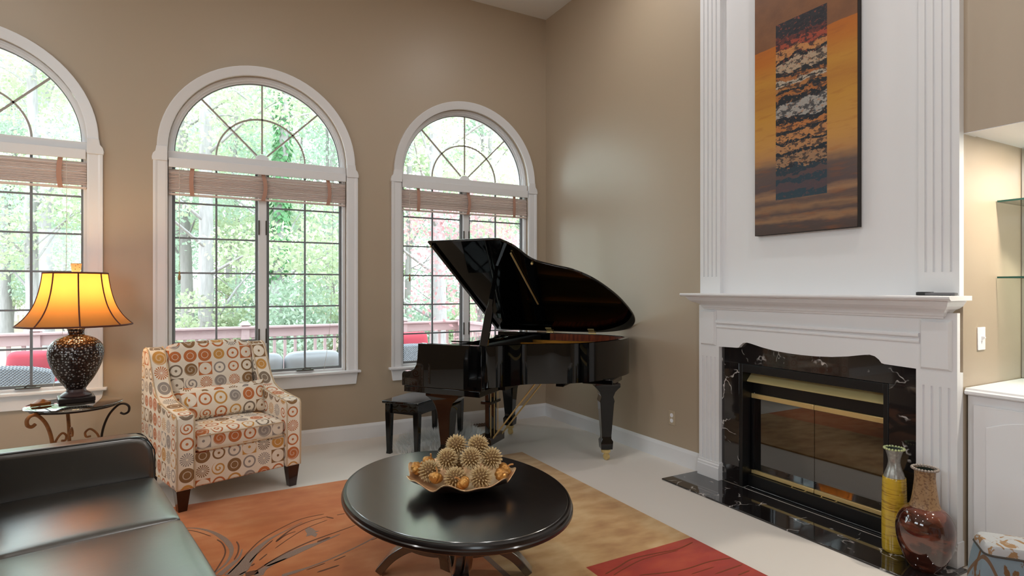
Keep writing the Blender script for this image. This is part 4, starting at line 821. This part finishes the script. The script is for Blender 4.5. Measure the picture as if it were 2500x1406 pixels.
# wicker seats with their backs to the house
def wicker_seat(loc, rz, w, n, label, h=.62, red=None, cush=True):
    T = thing('wicker_sofa' if n > 1 else 'wicker_chair', loc, rz, label, 'outdoor sofa' if n > 1 else 'outdoor chair')
    nb = 14; R = []
    for k in range(nb+1):
        x = -w/2+w*k/nb; zz = h-.05*abs(2*k/nb-1)**3*(1 if n == 1 else .6)
        R.append([(x, -.05, .05), (x, -.03-.02, zz-.03), (x, 0, zz), (x, .03, zz-.03), (x, .03, .05)])
    MB().rings(R).build('back', 'wicker', T, smooth=60)
    for s in (-1, 1): MB().soft(s*w/2-.07, s*w/2+.07, -.03, .75, .05, h-.18, .05, (0, 0, 0), 6).build('arm', 'wicker', T, smooth=60)
    MB().box(-w/2+.07, w/2-.07, .03, .74, .12, .30).build('seat_base', 'wicker', T)
    for sx in (-1, 1):
        for y in (.0, .70): MB().box(sx*(w/2-.05)-.025, sx*(w/2-.05)+.025, y-.025, y+.025, 0, .06).build('leg', 'wicker', T)
    if cush:
        cw = (w-.18)/n
        for k in range(n):
            x0 = -w/2+.09+cw*k
            MB().soft(x0+.004, x0+cw-.004, .05, .72, .30, .44, .05, (0, 0, .02), 8).build('seat_cushion', 'grey_cushion', T, smooth=60); MB().soft(x0+.006, x0+cw-.006, .035, .23, .42, .82, .085, (0, .01, .02), 10).build('back_cushion', 'grey_cushion', T, smooth=60)
    return T
wicker_seat((-2.93, 1.35, DZ), 0, 2.1, 3, 'grey wicker outdoor sofa with grey cushions on the deck behind the armchair')
wicker_seat((-5.15, 1.30, DZ), radians(-10), 1.0, 1, 'grey wicker outdoor chair on the deck behind the table lamp', h=.86, cush=False)
wicker_seat((-1.18, 1.50, DZ), radians(10), .80, 1, 'grey wicker outdoor chair on the deck behind the piano', h=.86, cush=False)
def red_cushion(loc, rz, w, h, lb):
    b = MB().soft(-w/2, w/2, -.08, .08, -h/2, h/2, .07, (0, .03, 0), 10); b.tf(Matrix.Rotation(radians(-14), 4, 'X')); o = b.build('red_cushion', 'red_cushion', smooth=60, label=lb, cat='cushion', group='red outdoor cushions'); o.location = loc; o.rotation_euler = (0, 0, rz)
red_cushion((-4.87, 1.52, .665), radians(-14), .42, .36, 'red cushion leaning inside the wicker chair behind the lamp')
red_cushion((-1.08, 1.74, .66), radians(10), .66, .42, 'red cushion leaning inside the wicker chair behind the piano')

def leaves(b, rng, c, rad, n, size):
    for _ in range(n):
        while True:
            p = Vector((rng.uniform(-1, 1), rng.uniform(-1, 1), rng.uniform(-1, 1)))
            if p.length < 1: break
        p = Vector((c[0]+p.x*rad[0], c[1]+p.y*rad[1], c[2]+p.z*rad[2]))
        if p.z < gz(p.x, p.y)+.05: continue
        n_ = Vector((rng.gauss(0, 1), rng.gauss(0, 1)-.3, rng.gauss(0, 1)+.4)).normalized(); t = n_.orthogonal().normalized(); t.rotate(Matrix.Rotation(rng.uniform(0, 6.28), 3, n_)); q = n_.cross(t); s = size*rng.uniform(.6, 1.2)
        b.add([tuple(p+t*s*.5), tuple(p+q*s*.3), tuple(p-t*s*.5), tuple(p-q*s*.3)], [(0, 1, 2, 3)])
def at(px, d):                                        # ground spot in the woods from a bearing and a distance
    a = radians(28.74); r = (px-1250)/1404; return (-3.485+d*(sin(a)+r*cos(a)), -5.555+d*(cos(a)-r*sin(a)))
def tree(xy, r, h, seed, label, leafm='leaf_spring', bark='bark', crown=(3.0, 8.5), n=4200, size=.15, spread=2.2, ivy=False, lean=0., clusters=9, group='trees in the woods behind the house'):
    rng = random.Random(seed); x, y = xy; z0 = gz(x, y); T = thing('tree', (x, y, z0), 0, label, 'tree', group)
    P = [(lean*k/6*h*.1+rng.uniform(-.06, .06)*(k > 0), rng.uniform(-.06, .06)*(k > 0), -.15+h*k/6) for k in range(7)]
    MB().tube(P, [r*(1.25-.75*k/6) if k == 0 else r*(1-.6*k/6) for k in range(7)], 14).build('trunk', bark, T, smooth=70)
    b = MB(); br = MB(); m = n//clusters
    for k in range(clusters):
        z = crown[0]+(crown[1]-crown[0])*(k+rng.random())/clusters; a = rng.uniform(0, 6.28); rr = spread*rng.uniform(.15, 1.); c = (rr*cos(a), rr*sin(a), z)
        st = (lean*z*.1, 0, max(.5, z-rng.uniform(.5, 1.6))); br.tube([st, ((st[0]+c[0])/2, c[1]*.5+.1, (st[2]+z)/2+.1), c], [r*.22, r*.14, r*.05], 6)
        leaves_local(b, rng, c, (rng.uniform(.8, 1.5), rng.uniform(.8, 1.5), rng.uniform(.45, .8)), m, size)
    br.build('branch', bark, T, smooth=70); b.build('foliage', leafm, T, kind='stuff')
    if ivy:
        b = MB()
        for _ in range(1500):
            a = rng.uniform(0, 6.28); z = rng.uniform(2.2, h*.95); rr = r*(1-.5*z/h)+rng.uniform(.02, .12); p = Vector((lean*z*.1+rr*cos(a), rr*sin(a), z)); s = .13; t = Vector((-sin(a), cos(a), rng.uniform(-.5, .5))).normalized(); q = Vector((rng.uniform(-.3, .3)+cos(a)*.5, sin(a)*.5, -1)).normalized()
            b.add([tuple(p+t*s*.4), tuple(p+q*s*.5), tuple(p-t*s*.4), tuple(p-q*s*.5)], [(0, 1, 2, 3)])
        b.build('ivy', 'leaf_ivy', T, kind='stuff')
    return T
def leaves_local(b, rng, c, rad, n, size):
    for _ in range(n):
        while True:
            p = Vector((rng.uniform(-1, 1), rng.uniform(-1, 1), rng.uniform(-1, 1)))
            if p.length < 1: break
        p = Vector((c[0]+p.x*rad[0], c[1]+p.y*rad[1], c[2]+p.z*rad[2]))
        n_ = Vector((rng.gauss(0, 1), rng.gauss(0, 1)-.3, rng.gauss(0, 1)+.4)).normalized(); t = n_.orthogonal().normalized(); t.rotate(Matrix.Rotation(rng.uniform(0, 6.28), 3, n_)); q = n_.cross(t); s = size*rng.uniform(.6, 1.2)
        b.add([tuple(p+t*s*.5), tuple(p+q*s*.3), tuple(p-t*s*.5), tuple(p-q*s*.3)], [(0, 1, 2, 3)])
TREES = [(76, 14, .16, 'grey tree trunk left of the lamp shade seen through the left window', 'leaf_spring', 'bark', False), (112, 17.5, .19, 'grey tree trunk just above the lamp shade in the left window', 'leaf_fresh', 'bark', False), (18, 19, .15, 'slim tree at the left edge of the left window', 'leaf_spring', 'bark_dark', False),
  (455, 13.5, .15, 'darker tree trunk at the left edge of the middle window', 'leaf_fresh', 'bark_dark', False), (508, 12, .17, 'broad pale tree trunk in the left half of the middle window', 'leaf_spring', 'bark', False), (578, 19, .10, 'thin tree trunk near the centre of the middle window', 'leaf_fresh', 'bark_dark', False),
  (674, 13, .15, 'ivy covered tree in the right half of the middle window', 'leaf_spring', 'bark', True), (735, 20, .07, 'thin sapling in the right sash of the middle window', 'leaf_spring', 'bark_dark', False), (800, 17, .07, 'thin sapling at the right edge of the middle window', 'leaf_fresh', 'bark_dark', False),
  (1066, 12.5, .19, 'broad tree trunk in the left half of the window behind the piano', 'leaf_spring', 'bark', False), (1000, 19, .12, 'distant tree at the left edge of the window behind the piano', 'leaf_fresh', 'bark_dark', False), (1200, 20, .12, 'distant tree in the right half of the window behind the piano', 'leaf_spring', 'bark_dark', False)]
for k, (px, d, r, lb, lm, bk_, iv) in enumerate(TREES):
    tree(at(px, d), r, 11.5, 20+k, lb, lm, bk_, crown=(2.2, 10.0), n=8400, size=.075+.003*d, spread=2.6, ivy=iv, lean=.25 if px == 674 else (-.12 if px == 455 else 0.), clusters=12)
FAR = [(30, 27, 'left pane column of the left window'), (160, 30, 'right pane column of the left window'), (300, 26, None), (435, 29, 'far left of the middle window'), (560, 27, 'left sash of the middle window'), (690, 31, 'right sash of the middle window'), (810, 26, 'far right of the middle window'), (930, 29, None), (1060, 27, 'left sash of the window behind the piano'), (1180, 30, 'right sash of the window behind the piano'), (1300, 26, 'far right of the window behind the piano'), (-150, 22, 'first one left of the picture edge'), (-420, 26, 'second one left of the picture edge'), (-760, 25, 'third one left of the picture edge')]
for k, (px, d, wh) in enumerate(FAR):
    tree(at(px, d), .16, 14, 60+k, 'distant leafy tree in the woods, ' + (wh or 'mostly hidden by the wall between two windows'), 'leaf_fresh' if k % 2 else 'leaf_spring', 'bark_dark', crown=(1.0, 13.5), n=8000, size=.21, spread=4.2, clusters=14, group='distant trees in the woods')
tree(at(1168, 9.6), .06, 3.4, 90, 'red leaved maple outside the window behind the piano', 'leaf_red', 'bark_dark', crown=(1.9, 3.9), n=3400, size=.085, spread=1.25, clusters=11, group=None)
def shrub(xy, seed, w, h, n, size, m, lb):
    rng = random.Random(seed); x, y = xy; T = thing('shrub', (x, y, gz(x, y)), 0, lb, 'shrub', 'undergrowth behind the railing'); b = MB(); br = MB()
    for k in range(7):
        a = rng.uniform(0, 6.28); c = (w*.6*cos(a)*rng.random(), w*.6*sin(a)*rng.random(), h*rng.uniform(.35, .85)); br.tube([(c[0]*.1, c[1]*.1, 0), (c[0]*.5, c[1]*.5, c[2]*.6), c], [.025, .018, .008], 5); leaves_local(b, rng, c, (w*.5, w*.5, h*.22), n//7, size)
    br.build('stem', 'bark_dark', T); b.build('foliage', m, T, kind='stuff')
SHW = ['in the left sash of the middle window', 'behind the mullion of the middle window', 'in the right sash of the middle window', 'at the right edge of the middle window', 'at the left edge of the middle window', 'at the left edge of the window behind the piano', 'by the mullion of the window behind the piano', 'at the right edge of the window behind the piano', 'right of the lamp shade in the left window', 'at the left edge of the left window']
for k, (px, d, w_, h_) in enumerate([(560, 12.5, 1.2, 2.3), (620, 15.5, 1.5, 2.8), (715, 12, 1.4, 2.6), (805, 13.5, 1.4, 2.4), (440, 16, 1.3, 2.2), (990, 13, 1.3, 2.2), (1110, 14, 1.4, 2.3), (1240, 13, 1.4, 2.0), (170, 20, 1.6, 2.4), (30, 22, 1.6, 2.6)]):
    shrub(at(px, d), 200+k, w_, h_, 3500, .105, 'leaf_fresh' if k % 3 else 'leaf_spring', 'green shrub beyond the railing ' + SHW[k])
FN = thing('garden_fence', (*at(20, 24), gz(*at(20, 24))), radians(8), label='white picket fence far behind in the left window', cat='fence')
pk = MB().prism([(-.045, 0), (.045, 0), (.045, 1.0), (0, 1.08), (-.045, 1.0)], 'y', -.012, .012).mesh('picket', 'fence_white')
for k in range(16): inst(pk, 'picket', FN, (-1.2+.16*k, 0, 0))
for z in (.3, .8): MB().box(-1.3, 1.3, .012, .04, z-.04, z+.04).build('rail', 'fence_white', FN)
